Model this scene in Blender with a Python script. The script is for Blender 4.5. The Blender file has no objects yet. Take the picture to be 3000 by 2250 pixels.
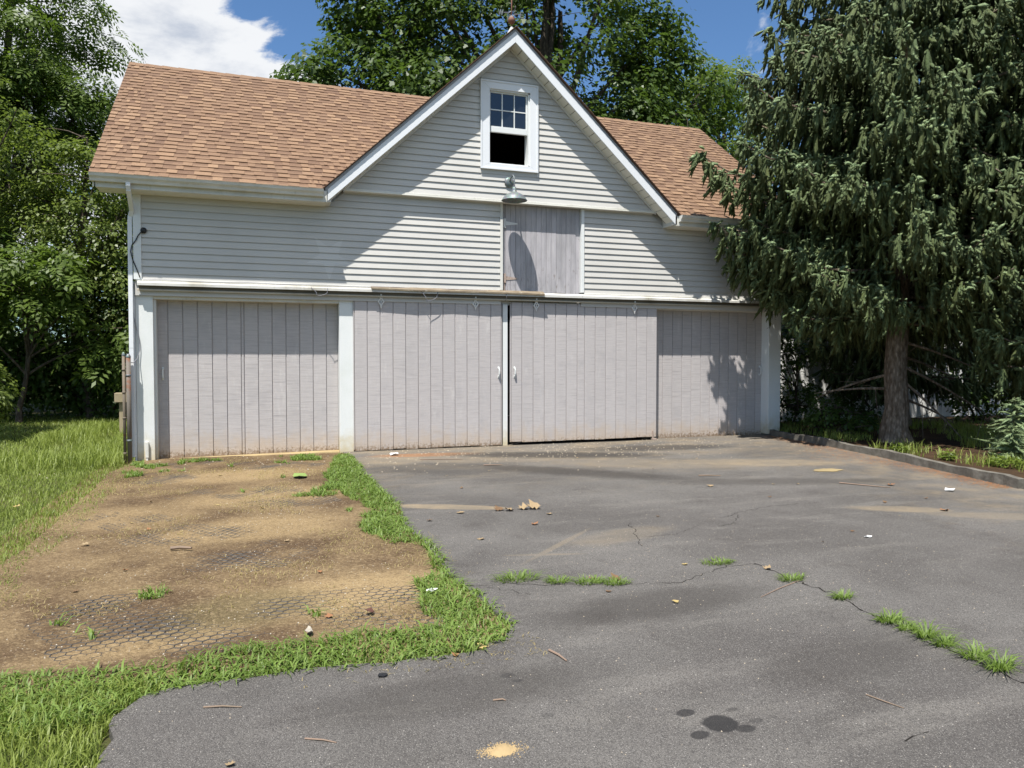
import bpy, math, random
import numpy as np
from mathutils import Vector, Matrix

random.seed(7)
RNG = np.random.default_rng(11)
scene = bpy.context.scene
COL = scene.collection
R = math.radians

# ------------------------------------------------------------------ camera
cam_d = bpy.data.cameras.new('camera')
cam_d.sensor_width = 36.0
cam_d.lens = 26.23
cam_d.clip_start = 0.05
cam_d.clip_end = 2000
cam = bpy.data.objects.new('camera', cam_d)
cam.location = (-1.687, -11.837, 1.437)
cam.rotation_euler = (math.pi / 2 - 0.0321, 0, -0.3327)
COL.objects.link(cam)
scene.camera = cam

# ------------------------------------------------------------------ light
SUN_TO = Vector((-0.78, -1.0, 2.75)).normalized()      # direction towards the sun
sun_el = math.asin(SUN_TO.z)
sun_d = bpy.data.lights.new('sun', 'SUN')
sun_d.energy = 5.0
sun_d.angle = R(0.53)
sun_d.color = (1.0, 0.965, 0.91)
sun = bpy.data.objects.new('sun', sun_d)
sun.rotation_euler = (-SUN_TO).to_track_quat('-Z', 'Y').to_euler()
sun.location = SUN_TO * 60
COL.objects.link(sun)

scene.view_settings.view_transform = 'Standard'
scene.view_settings.look = 'None'
scene.view_settings.exposure = 0.72
scene.view_settings.gamma = 1.0
scene.view_settings.use_curve_mapping = False


scene.cycles.max_bounces = 6
scene.cycles.diffuse_bounces = 3
scene.cycles.glossy_bounces = 2
scene.cycles.transmission_bounces = 4
scene.cycles.transparent_max_bounces = 6
scene.cycles.caustics_reflective = False
scene.cycles.caustics_refractive = False


# ------------------------------------------------------------------ node helper
class NT:
    def __init__(self, tree):
        self.t = tree

    def n(self, typ, ins=None, **kw):
        nd = self.t.nodes.new('ShaderNode' + typ)
        for k, v in kw.items():
            setattr(nd, k, v)
        for k, v in (ins or {}).items():
            self.set(nd.inputs[k], v)
        return nd

    def set(self, sock, v):
        if isinstance(v, bpy.types.NodeSocket):
            self.t.links.new(v, sock)
        elif isinstance(v, tuple) and len(v) == 3 and sock.type == 'RGBA':
            sock.default_value = (*v, 1)
        else:
            sock.default_value = v

    def m(self, op, a, b=0.0, c=0.0, clamp=False):
        nd = self.n('Math', {0: a, 1: b, 2: c}, operation=op)
        nd.use_clamp = clamp
        return nd.outputs[0]

    def vm(self, op, a, b=(0, 0, 0)):
        nd = self.n('VectorMath', {0: a, 1: b}, operation=op)
        return nd.outputs['Value'] if op in ('LENGTH', 'DOT_PRODUCT', 'DISTANCE') else nd.outputs[0]

    def mix(self, f, a, b, mode='MIX'):
        nd = self.t.nodes.new('ShaderNodeMix')
        nd.data_type = 'RGBA'
        nd.blend_type = mode
        self.set(nd.inputs[0], f)
        self.set(nd.inputs[6], a)
        self.set(nd.inputs[7], b)
        return nd.outputs[2]

    def noise(self, vec, scale, detail=4.0, rough=0.55, dist=0.0):
        return self.n('TexNoise', {'Vector': vec, 'Scale': scale, 'Detail': detail, 'Roughness': rough,
                                   'Distortion': dist}).outputs['Fac']

    def voro(self, vec, scale, feature='F1', rnd=1.0):
        return self.n('TexVoronoi', {'Vector': vec, 'Scale': scale, 'Randomness': rnd}, feature=feature)

    def ss(self, x, lo, hi, a=0.0, b=1.0):
        nd = self.n('MapRange', {0: x, 1: lo, 2: hi, 3: a, 4: b}, interpolation_type='SMOOTHSTEP')
        return nd.outputs[0]

    def pos(self):
        return self.n('NewGeometry').outputs['Position']

    def obj(self):
        return self.n('TexCoord').outputs['Object']

    def scl(self, vec, s):
        return self.n('Mapping', {'Vector': vec, 'Scale': s}).outputs[0]

    def xyz(self, vec):
        o = self.n('SeparateXYZ', {0: vec}).outputs
        return o[0], o[1], o[2]

    def bump(self, h, strength=0.3, dist=0.01, normal=None):
        ins = {'Height': h, 'Strength': strength, 'Distance': dist}
        if normal is not None:
            ins['Normal'] = normal
        return self.n('Bump', ins).outputs[0]


MATS = {}


def mat(name, fn=None, color=(0.5, 0.5, 0.5), rough=0.6, metallic=0.0, spec=0.4):
    if name in MATS:
        return MATS[name]
    m = bpy.data.materials.new(name)
    m.use_nodes = True
    N = NT(m.node_tree)
    b = m.node_tree.nodes['Principled BSDF']
    b.inputs['Base Color'].default_value = (*color, 1)
    b.inputs['Roughness'].default_value = rough
    b.inputs['Metallic'].default_value = metallic
    b.inputs['Specular IOR Level'].default_value = spec
    if fn:
        fn(N, b)
    MATS[name] = m
    return m


# ------------------------------------------------------------------ sky
world = bpy.data.worlds.new('World')
scene.world = world
world.use_nodes = True
W = NT(world.node_tree)
sky = W.n('TexSky', sky_type='NISHITA')
sky.sun_disc = False
sky.sun_elevation = sun_el
sky.sun_rotation = math.atan2(SUN_TO.x, SUN_TO.y)
sky.altitude = 50
sky.air_density = 1.0
sky.dust_density = 0.6
sky.ozone_density = 1.6
_d = W.n('TexCoord').outputs['Generated']
_x, _y, _z = W.xyz(_d)
_den = W.m('ADD', W.m('MAXIMUM', _z, 0.0), 0.22)
_p = W.n('CombineXYZ', {0: W.m('DIVIDE', _x, _den), 1: W.m('DIVIDE', _y, _den), 2: 0.0}).outputs[0]
_p = W.n('Mapping', {'Vector': _p, 'Location': (-7.865, 3.503, 1.7)}).outputs[0]
_big = W.noise(_p, 0.62, 2.0, 0.5, 0.0)
_fine = W.noise(_p, 2.6, 7.0, 0.60, 0.35)
_cl = W.m('ADD', W.m('MULTIPLY', _big, 0.58), W.m('MULTIPLY', _fine, 0.42))
_mask = W.ss(_cl, 0.522, 0.556)
_shade = W.ss(_cl, 0.57, 0.66)
_ccol = W.mix(_shade, (9.6, 9.7, 9.8), (5.6, 6.1, 7.0))
_horizon = W.ss(_z, 0.0, 0.12)
_skyb = W.mix(1.0, sky.outputs[0], (0.92, 1.22, 1.48), 'MULTIPLY')
_col = W.mix(W.m('MULTIPLY', W.m('MULTIPLY', _mask, _horizon), 0.93), _skyb, _ccol)
bg = world.node_tree.nodes['Background']
W.set(bg.inputs['Color'], _col)
bg.inputs['Strength'].default_value = 0.061
world.cycles.sampling_method = 'MANUAL'
world.cycles.sample_map_resolution = 256


# ------------------------------------------------------------------ mesh helpers
ORIGIN = {}


def empty(name, loc, label=None, cat=None, group=None, rz=0.0):
    o = bpy.data.objects.new(name, None)
    o.empty_display_size = 0.2
    o.location = loc
    o.rotation_euler = (0, 0, rz)
    COL.objects.link(o)
    ORIGIN[o.name] = Vector(loc)
    if label:
        tag(o, label, cat, group)
    return o


def tag(o, label=None, cat=None, group=None, kind=None):
    if label:
        o['label'] = label
    if cat:
        o['category'] = cat
    if group:
        o['group'] = group
    if kind:
        o['kind'] = kind
    return o


def np_mesh(name, verts, faces, smooth=False):
    """verts (N,3) array, faces: (M,k) int array or list of such arrays."""
    if not isinstance(faces, list):
        faces = [faces]
    me = bpy.data.meshes.new(name)
    verts = np.asarray(verts, np.float32)
    me.vertices.add(len(verts))
    me.vertices.foreach_set('co', verts.ravel())
    loops = np.concatenate([np.asarray(f, np.int32).ravel() for f in faces])
    sizes = np.concatenate([np.full(len(f), f.shape[1], np.int32) for f in faces])
    starts = np.concatenate([[0], np.cumsum(sizes)[:-1]]).astype(np.int32)
    me.loops.add(len(loops))
    me.loops.foreach_set('vertex_index', loops)
    me.polygons.add(len(sizes))
    me.polygons.foreach_set('loop_start', starts)
    me.update(calc_edges=True)
    if smooth:
        me.polygons.foreach_set('use_smooth', np.ones(len(sizes), bool))
    me.validate()
    return me


def link_mesh(name, me, material, parent=None, loc=(0, 0, 0)):
    if material is not None and len(me.materials) == 0:
        me.materials.append(material)
    o = bpy.data.objects.new(name, me)
    o.location = loc
    COL.objects.link(o)
    if parent is not None:
        o.parent = parent
    return o


class MB:
    """collects simple polygons in world coordinates"""

    def __init__(self):
        self.v = []
        self.f = []

    def poly(self, pts):
        i = len(self.v)
        self.v += [tuple(p) for p in pts]
        self.f.append(tuple(range(i, i + len(pts))))
        return self

    def hexa(self, b, t):
        """b: 4 bottom pts (ccw from above), t: 4 top pts"""
        i = len(self.v)
        self.v += [tuple(p) for p in b] + [tuple(p) for p in t]
        for q in ((3, 2, 1, 0), (4, 5, 6, 7), (0, 1, 5, 4), (1, 2, 6, 5), (2, 3, 7, 6), (3, 0, 4, 7)):
            self.f.append(tuple(i + k for k in q))
        return self

    def box(self, x0, x1, y0, y1, z0, z1):
        return self.hexa([(x0, y0, z0), (x1, y0, z0), (x1, y1, z0), (x0, y1, z0)],
                         [(x0, y0, z1), (x1, y0, z1), (x1, y1, z1), (x0, y1, z1)])

    def prism_y(self, pts, y0, y1):
        """polygon pts (x,z) counter-clockwise seen from -y, extruded along y"""
        i = len(self.v)
        n = len(pts)
        self.v += [(x, y0, z) for x, z in pts] + [(x, y1, z) for x, z in pts]
        self.f.append(tuple(range(i, i + n)))
        self.f.append(tuple(range(i + 2 * n - 1, i + n - 1, -1)))
        for k in range(n):
            a, b = i + k, i + (k + 1) % n
            self.f.append((b, a, a + n, b + n))
        return self

    def prism_x(self, pts, x0, x1):
        """polygon pts (y,z) extruded along x"""
        i = len(self.v)
        n = len(pts)
        self.v += [(x0, y, z) for y, z in pts] + [(x1, y, z) for y, z in pts]
        self.f.append(tuple(range(i + n - 1, i - 1, -1)))
        self.f.append(tuple(range(i + n, i + 2 * n)))
        for k in range(n):
            a, b = i + k, i + (k + 1) % n
            self.f.append((a, b, b + n, a + n))
        return self

    def tube(self, pts, radii, sides=8, caps=True):
        pts = [Vector(p) for p in pts]
        if not isinstance(radii, (list, tuple)):
            radii = [radii] * len(pts)
        base = len(self.v)
        prev = None
        for k, p in enumerate(pts):
            d = (pts[min(k + 1, len(pts) - 1)] - pts[max(k - 1, 0)])
            if d.length < 1e-9:
                d = Vector((0, 0, 1))
            d.normalize()
            if prev is None:
                a = d.cross(Vector((0, 0, 1)))
                if a.length < 0.05:
                    a = d.cross(Vector((1, 0, 0)))
            else:
                a = prev - d * prev.dot(d)
            a.normalize()
            prev = a
            b = d.cross(a)
            for s in range(sides):
                t = 2 * math.pi * s / sides
                self.v.append(tuple(p + (a * math.cos(t) + b * math.sin(t)) * radii[k]))
        for k in range(len(pts) - 1):
            for s in range(sides):
                i0 = base + k * sides + s
                i1 = base + k * sides + (s + 1) % sides
                self.f.append((i0, i1, i1 + sides, i0 + sides))
        if caps:
            self.f.append(tuple(base + s for s in range(sides))[::-1])
            e = base + (len(pts) - 1) * sides
            self.f.append(tuple(e + s for s in range(sides)))
        return self

    def lathe(self, prof, center, sides=24, tilt=None):
        """prof: list of (r,z) ; axis z through center"""
        base = len(self.v)
        c = Vector(center)
        for r, z in prof:
            for s in range(sides):
                t = 2 * math.pi * s / sides
                p = Vector((r * math.cos(t), r * math.sin(t), z))
                if tilt is not None:
                    p = tilt @ p
                self.v.append(tuple(c + p))
        for k in range(len(prof) - 1):
            for s in range(sides):
                i0 = base + k * sides + s
                i1 = base + k * sides + (s + 1) % sides
                self.f.append((i0, i1, i1 + sides, i0 + sides))
        return self

    def build(self, name, material, parent=None, smooth=False, bevel=0.0, origin=None):
        org = Vector((0, 0, 0))
        if parent is not None:
            p = parent
            org = ORIGIN.get(p.name, Vector((0, 0, 0)))
        elif origin is not None:
            org = Vector(origin)
        me = bpy.data.meshes.new(name)
        me.from_pydata([(v[0] - org.x, v[1] - org.y, v[2] - org.z) for v in self.v], [], self.f)
        me.update()
        if smooth:
            me.polygons.foreach_set('use_smooth', np.ones(len(me.polygons), bool))
        o = link_mesh(name, me, material, parent)
        if parent is None:
            o.location = org
        ORIGIN[o.name] = org
        if bevel > 0:
            b = o.modifiers.new('bevel', 'BEVEL')
            b.width = bevel
            b.segments = 2
            b.limit_method = 'ANGLE'
        return o


def box(name, material, parent, x0, x1, y0, y1, z0, z1, bevel=0.0):
    return MB().box(x0, x1, y0, y1, z0, z1).build(name, material, parent, bevel=bevel)


# ------------------------------------------------------------------ materials
def f_paint(base, dirt=(0.35, 0.33, 0.27), amount=0.35, rough=0.55, bumpy=0.15, low=None):
    """weathered paint: faint mottling, streaks and optional splash dirt near the ground"""
    def fn(N, b):
        P = N.pos()
        n1 = N.noise(P, 1.7, 5, 0.6)
        n2 = N.noise(N.scl(P, (9, 9, 1.1)), 3.0, 4, 0.6)
        n3 = N.noise(P, 60, 3, 0.6)
        f = N.m('MULTIPLY', N.ss(n1, 0.42, 0.75), amount)
        f = N.m('ADD', f, N.m('MULTIPLY', N.ss(n2, 0.55, 0.8), amount * 0.7), clamp=True)
        c = N.mix(f, base, dirt)
        c = N.mix(N.m('MULTIPLY', N.m('SUBTRACT', n3, 0.5), 0.25), c, (0.05, 0.05, 0.05))
        if low is not None:
            z = N.xyz(P)[2]
            s = N.m('ADD', z, N.m('MULTIPLY', N.m('SUBTRACT', N.noise(P, 9, 5, 0.65), 0.5), 0.5))
            c = N.mix(N.ss(s, low[0], low[1], low[2], 0.0), c, low[3])
        N.set(b.inputs['Base Color'], c)
        b.inputs['Roughness'].default_value = rough
        N.set(b.inputs['Normal'], N.bump(N.noise(P, 25, 4, 0.6), bumpy, 0.004))
    return fn


M_white = mat('white_trim_paint', f_paint((0.70, 0.715, 0.70), (0.52, 0.56, 0.50), 0.30, 0.45, 0.12,
                                          (-0.05, 0.42, 0.75, (0.50, 0.40, 0.20))), spec=0.35)
M_rake = mat('white_aluminium_trim', f_paint((0.72, 0.735, 0.75), (0.62, 0.63, 0.62), 0.22, 0.42, 0.1), spec=0.4)
M_gutter = mat('aged_white_gutter', f_paint((0.66, 0.65, 0.60), (0.36, 0.34, 0.27), 0.5, 0.4, 0.1), spec=0.4)
M_drip = mat('grey_drip_edge', f_paint((0.40, 0.40, 0.40), (0.28, 0.28, 0.27), 0.4, 0.5, 0.1))
M_rail = mat('dull_track_rail', f_paint((0.46, 0.40, 0.30), (0.22, 0.17, 0.11), 0.6, 0.6, 0.2))
M_soffit = mat('cream_soffit', f_paint((0.72, 0.70, 0.62), (0.5, 0.48, 0.4), 0.2, 0.5, 0.05))
M_cover = mat('weathered_cover_paint', f_paint((0.60, 0.59, 0.55), (0.30, 0.27, 0.20), 0.75, 0.6, 0.3))
M_track = mat('shade_toned_track_paint', f_paint((0.135, 0.112, 0.076), (0.06, 0.047, 0.03), 0.6, 0.6, 0.3))  # dark base colour carries the shadow band under the track cover


def f_siding(N, b):
    P = N.pos()
    n1 = N.noise(P, 0.9, 4, 0.6)
    n2 = N.noise(N.scl(P, (2.0, 2, 30)), 1.6, 4, 0.6)
    oi = N.n('ObjectInfo').outputs['Random']
    c = N.mix(N.ss(n1, 0.35, 0.75), (0.555, 0.54, 0.505), (0.495, 0.482, 0.452))
    c = N.mix(N.m('MULTIPLY', oi, 0.12), c, (0.40, 0.395, 0.37))
    c = N.mix(N.m('MULTIPLY', N.ss(n2, 0.5, 0.8), 0.25), c, (0.42, 0.41, 0.37))
    # pale star where an ornament kept the siding from fading
    x, y, z = N.xyz(P)
    sx = N.m('SUBTRACT', x, -0.58)
    sz = N.m('SUBTRACT', z, 3.02)
    tot = None
    for k in range(5):
        a = R(90 + 72 * k)
        d = N.m('ADD', N.m('MULTIPLY', sx, math.cos(a + math.pi)), N.m('MULTIPLY', sz, math.sin(a + math.pi)))
        s = N.ss(d, 0.128, 0.104)
        tot = s if tot is None else N.m('ADD', tot, s)
    star = N.ss(tot, 3.4, 4.0)
    reg = N.m('MULTIPLY', N.ss(z, 3.5, 3.4), N.ss(y, 0.2, 0.1))
    c = N.mix(N.m('MULTIPLY', N.m('MULTIPLY', star, reg), 0.32), c, (0.70, 0.69, 0.66))
    N.set(b.inputs['Base Color'], c)
    b.inputs['Roughness'].default_value = 0.5
    N.set(b.inputs['Normal'], N.bump(N.noise(N.scl(P, (1, 1, 8)), 40, 3, 0.6), 0.08, 0.003))


M_siding = mat('grey_vinyl_siding', f_siding, spec=0.3)


def f_t111(tint):
    def fn(N, b):
        P = N.pos()
        oi = N.n('ObjectInfo').outputs['Random']
        off = N.n('CombineXYZ', {0: N.m('MULTIPLY', oi, 7.0), 1: 0.0, 2: N.m('MULTIPLY', oi, 13.0)}).outputs[0]
        Q = N.vm('ADD', P, off)
        saw = N.noise(N.scl(Q, (3.0, 3.0, 130)), 1.0, 3, 0.7)          # rough-sawn horizontal scoring
        saw2 = N.noise(N.scl(Q, (1.0, 1.0, 34)), 1.0, 2, 0.6)
        blot = N.noise(Q, 2.3, 6, 0.62)
        blot2 = N.noise(N.scl(Q, (5, 5, 1.6)), 2.0, 6, 0.65)
        c = N.mix(N.m('MULTIPLY', oi, 0.30), tint, tuple(t * 0.84 for t in tint))
        c = N.mix(N.m('MULTIPLY', N.ss(blot, 0.50, 0.74), 0.28), c, (0.30, 0.29, 0.30))
        c = N.mix(N.m('MULTIPLY', N.ss(blot2, 0.54, 0.74), 0.40), c, (0.60, 0.575, 0.55))
        c = N.mix(N.m('MULTIPLY', N.ss(saw, 0.48, 0.66), 0.42), c, (0.25, 0.23, 0.23))
        c = N.mix(N.m('MULTIPLY', N.ss(saw2, 0.60, 0.74), 0.22), c, (0.24, 0.22, 0.22))
        z = N.xyz(P)[2]
        s = N.m('ADD', z, N.m('MULTIPLY', N.m('SUBTRACT', N.noise(P, 6, 6, 0.7), 0.5), 0.75))
        c = N.mix(N.ss(s, 0.0, 0.42, 0.62, 0.0), c, (0.46, 0.36, 0.26))
        rot = N.m('ADD', z, N.m('MULTIPLY', N.m('SUBTRACT', N.noise(P, 24, 5, 0.75), 0.5), 0.5))
        c = N.mix(N.ss(rot, -0.02, 0.10, 0.8, 0.0), c, (0.17, 0.11, 0.06))
        N.set(b.inputs['Base Color'], c)
        b.inputs['Roughness'].default_value = 0.75
        h = N.m('ADD', N.m('MULTIPLY', saw, 0.7), N.m('MULTIPLY', saw2, 0.5))
        N.set(b.inputs['Normal'], N.bump(h, 0.7, 0.005))
    return fn


M_door = mat('lavender_grey_plywood', f_t111((0.475, 0.445, 0.435)), spec=0.2)


def f_loft(N, b):
    P = N.pos()
    oi = N.n('ObjectInfo').outputs['Random']
    off = N.n('CombineXYZ', {0: N.m('MULTIPLY', oi, 9.0), 1: 0.0, 2: N.m('MULTIPLY', oi, 17.0)}).outputs[0]
    Q = N.vm('ADD', P, off)
    gr = N.noise(N.scl(Q, (70, 70, 2.2)), 1.0, 5, 0.65)
    fl = N.noise(N.scl(Q, (30, 30, 7)), 1.0, 6, 0.75)
    bl = N.noise(N.scl(Q, (3, 3, 1)), 1.4, 5, 0.6)
    c = N.mix(N.ss(bl, 0.35, 0.7), (0.43, 0.41, 0.425), (0.31, 0.30, 0.31))
    c = N.mix(N.m('MULTIPLY', N.ss(gr, 0.52, 0.66), 0.45), c, (0.55, 0.53, 0.52))
    low = N.ss(N.xyz(P)[2], 3.5, 2.5)
    pe = N.ss(N.m('ADD', fl, N.m('MULTIPLY', low, 0.07)), 0.63, 0.69)
    c = N.mix(N.m('MULTIPLY', pe, 0.8), c, (0.20, 0.17, 0.145))
    N.set(b.inputs['Base Color'], c)
    b.inputs['Roughness'].default_value = 0.8
    N.set(b.inputs['Normal'], N.bump(N.m('SUBTRACT', gr, N.m('MULTIPLY', pe, 0.8)), 0.5, 0.004))


M_loft = mat('peeling_lavender_paint', f_loft, spec=0.2)


def f_shingle(N, b):
    P = N.pos()
    a = N.n('Attribute', attribute_name='tone').outputs['Fac']
    oi = N.n('ObjectInfo').outputs['Random']
    g1 = N.noise(P, 160, 3, 0.75)
    g2 = N.noise(P, 9, 4, 0.6)
    c = N.mix(a, (0.110, 0.066, 0.048), (0.300, 0.195, 0.122))
    c = N.mix(N.m('MULTIPLY', oi, 0.25), c, (0.19, 0.11, 0.066))
    c = N.mix(N.m('MULTIPLY', N.ss(g1, 0.40, 0.75), 0.5), c, (0.36, 0.235, 0.145))
    c = N.mix(N.m('MULTIPLY', N.ss(g1, 0.55, 0.30), 0.55), c, (0.07, 0.04, 0.026))
    c = N.mix(N.m('MULTIPLY', N.ss(g2, 0.45, 0.8), 0.25), c, (0.12, 0.07, 0.045))
    N.set(b.inputs['Base Color'], c)
    b.inputs['Roughness'].default_value = 0.92
    N.set(b.inputs['Normal'], N.bump(g1, 0.5, 0.003))


M_shingle = mat('brown_asphalt_shingle', f_shingle, spec=0.15)
M_roofslab = mat('dark_roof_edge', color=(0.11, 0.065, 0.045), rough=0.9)


def f_galv(N, b):
    P = N.pos()
    n = N.voro(P, 45).outputs['Color']
    c = N.mix(0.22, (0.17, 0.195, 0.20), N.mix(1.0, n, (0.34, 0.37, 0.38), 'MULTIPLY'))
    c = N.mix(N.ss(N.noise(P, 9, 4, 0.6), 0.45, 0.75, 0, 0.5), c, (0.11, 0.125, 0.125))
    N.set(b.inputs['Base Color'], c)
    b.inputs['Metallic'].default_value = 0.3
    b.inputs['Roughness'].default_value = 0.5


M_galv = mat('galvanised_steel', f_galv)


def f_rust(base, amt):
    def fn(N, b):
        P = N.pos()
        r = N.ss(N.noise(P, 7, 5, 0.65), 0.58 - amt, 0.72 - amt)
        c = N.mix(r, base, (0.17, 0.075, 0.042))
        c = N.mix(N.ss(N.noise(P, 50, 3, 0.6), 0.5, 0.8, 0, 0.5), c, (0.10, 0.06, 0.04))
        N.set(b.inputs['Base Color'], c)
        b.inputs['Roughness'].default_value = 0.75
    return fn


M_pipe = mat('rusty_pipe', f_rust((0.15, 0.13, 0.108), 0.04))
M_pipe2 = mat('weathered_pipe', f_rust((0.16, 0.13, 0.095), 0.04))
M_hinge = mat('rusty_hinge', f_rust((0.38, 0.30, 0.25), 0.05))
M_iron = mat('white_iron', f_paint((0.70, 0.69, 0.66), (0.42, 0.39, 0.34), 0.4, 0.5, 0.3))
M_black = mat('black_rubber', color=(0.015, 0.015, 0.016), rough=0.5)
M_cablegrey = mat('grey_cable', color=(0.22, 0.22, 0.25), rough=0.5)


def f_oldwood(N, b):
    P = N.pos()
    g = N.noise(N.scl(P, (2, 14, 14)), 3.0, 5, 0.65)
    c = N.mix(N.ss(g, 0.3, 0.7), (0.15, 0.115, 0.08), (0.27, 0.22, 0.155))
    c = N.mix(N.ss(N.noise(P, 14, 5, 0.7), 0.55, 0.7, 0, 0.7), c, (0.38, 0.35, 0.29))
    c = N.mix(N.ss(N.noise(P, 30, 4, 0.7), 0.6, 0.72, 0, 0.8), c, (0.15, 0.10, 0.07))
    N.set(b.inputs['Base Color'], c)
    b.inputs['Roughness'].default_value = 0.85
    N.set(b.inputs['Normal'], N.bump(g, 0.4, 0.005))


M_oldwood = mat('weathered_board', f_oldwood, spec=0.2)
M_sill = mat('sandy_sill', f_paint((0.40, 0.31, 0.165), (0.22, 0.15, 0.08), 0.6, 0.9, 0.5), spec=0.1)
M_postwood = mat('grey_post_wood', f_paint((0.36, 0.30, 0.20), (0.2, 0.16, 0.1), 0.6, 0.9, 0.4), spec=0.1)
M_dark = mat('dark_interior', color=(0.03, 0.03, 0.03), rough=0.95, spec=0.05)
M_cavity = mat('shade_dark_soffit_gap', color=(0.12, 0.09, 0.06), rough=0.9, spec=0.05)  # backing coloured dark to give shade in the gaps between soffit panels


def f_glass(N, b):
    b.inputs['Base Color'].default_value = (0.012, 0.015, 0.02, 1)
    b.inputs['Roughness'].default_value = 0.015
    b.inputs['IOR'].default_value = 1.52
    b.inputs['Specular IOR Level'].default_value = 0.9
    N.set(b.inputs['Normal'], N.bump(N.noise(N.pos(), 2.2, 2, 0.5), 0.06, 0.02))


M_glass = mat('window_glass', f_glass)


def f_annex(N, b):
    P = N.pos()
    c = N.mix(N.ss(N.noise(P, 2.5, 5, 0.6), 0.4, 0.75), (0.70, 0.70, 0.67), (0.52, 0.52, 0.48))
    N.set(b.inputs['Base Color'], c)
    b.inputs['Roughness'].default_value = 0.7


M_annex = mat('white_board_paint', f_annex)

# ------------------------------------------------------------------ barn
XL, XR = -3.285, 7.875           # outer corners of the front
YLO, YUP = -0.04, -0.13          # face of lower siding, face of the gable siding
CX = 2.328                       # centre line of the cross gable
SL = 0.923                       # cross gable slope
PIT, YE, ZE, YR = 0.757, -0.45, 3.955, 3.3
ZR = ZE + PIT * (YR - YE)        # main ridge
DEPTH = 6.64

barn = empty('carriage_barn', (0, 0, 0),
             'grey sided barn with brown shingle roof, white front gable and four sliding doors', 'barn')

# walls: side walls and back wall (the inside stays dark), front wall above the doors
wall = MB()
wall.box(XL + 0.02, XL + 0.14, 0.14, DEPTH, -0.05, 3.9)
wall.box(XR - 0.14, XR - 0.02, 0.14, DEPTH, -0.05, 3.9)
wall.box(XL + 0.02, XR - 0.02, DEPTH - 0.12, DEPTH, -0.05, 3.9)
wall.prism_y([], 0, 0) if False else None
for xx in (XL + 0.02, XR - 0.14):          # triangular ends under the main roof
    wall.prism_x([(0.14, 3.9), (DEPTH, 3.9), (YR, ZR - 0.12)], xx, xx + 0.12)
side_wall = wall.build('side_wall', M_siding, barn)

front_wall = MB()
front_wall.box(XL + 0.01, 2.20, -0.02, 0.14, 2.36, 3.82)
front_wall.box(3.66, XR - 0.01, -0.02, 0.14, 2.36, 3.82)
front_wall.box(2.20, 3.66, 0.06, 0.14, 2.36, 4.10)
front_wall.box(2.20, 3.66, -0.02, 0.058, 4.04, 4.10)
front_wall.box(-0.6, 2.20, -0.02, 0.14, 3.82, 4.05)
front_wall.box(3.66, 5.25, -0.02, 0.14, 3.82, 4.05)
front_wall = front_wall.build('front_wall', M_siding, barn)


def siding_board(parent, xa0, xa1, xb0, xb1, z0, z1, yb):
    """lapped vinyl course: the lower edge stands proud and is hollow behind, a flange runs up under the next course;
    xa at the bottom, xb at the top"""
    yt = yb + 0.0170
    yk = yb + 0.0195
    sag = random.uniform(-0.0008, 0.0008)
    prof = [(yb, z0 + sag), (yt, z1), (yt, z1 + 0.022), (yk, z1 + 0.022), (yk, z0 + 0.030), (yb + 0.0045, z0 + 0.028), (yb + 0.0035, z0 + sag)]
    m = MB()
    n = len(prof)
    for e in (0, 1):
        for (y, z) in prof:
            f = (z - z0) / (z1 - z0)
            x = (xa0 + (xb0 - xa0) * f) if e == 0 else (xa1 + (xb1 - xa1) * f)
            m.v.append((x, y, z))
    for k in range(n):
        k2 = (k + 1) % n
        m.f.append((k, k + n, k2 + n, k2))
    m.f.append(tuple(range(n)))
    m.f.append(tuple(range(2 * n - 1, n - 1, -1)))
    return m.build('siding_board', M_siding, parent)


EXPO = 0.1016
z = 2.572
while z < 4.01:
    z1 = min(z + EXPO, 4.018)
    if z < 3.77:
        xl0 = xl1 = -3.185
        xr0 = xr1 = 7.785
    else:                                   # only under the cross gable
        xl0, xl1 = CX - (6.50 - z) / SL, CX - (6.50 - z1) / SL
        xr0, xr1 = CX + (6.50 - z) / SL, CX + (6.50 - z1) / SL
    siding_board(front_wall, xl0, 2.178, xl1, 2.178, z, z1, YLO - 0.012)
    siding_board(front_wall, 3.70, xr0, 3.70, xr1, z, z1, YLO - 0.012)
    z += EXPO

# gable wall with a hole for the window
ZA = 6.505                       # apex of the gable siding
Z0G = 4.06
WX0, WX1, WZ0, WZ1 = 1.812, 2.800, 4.545, 5.963
HX0, HX1, HZ0, HZ1 = 1.965, 2.665, 4.635, 5.835          # hole


def half(zz):
    return max((ZA - zz) / SL, 0.0)


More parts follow.
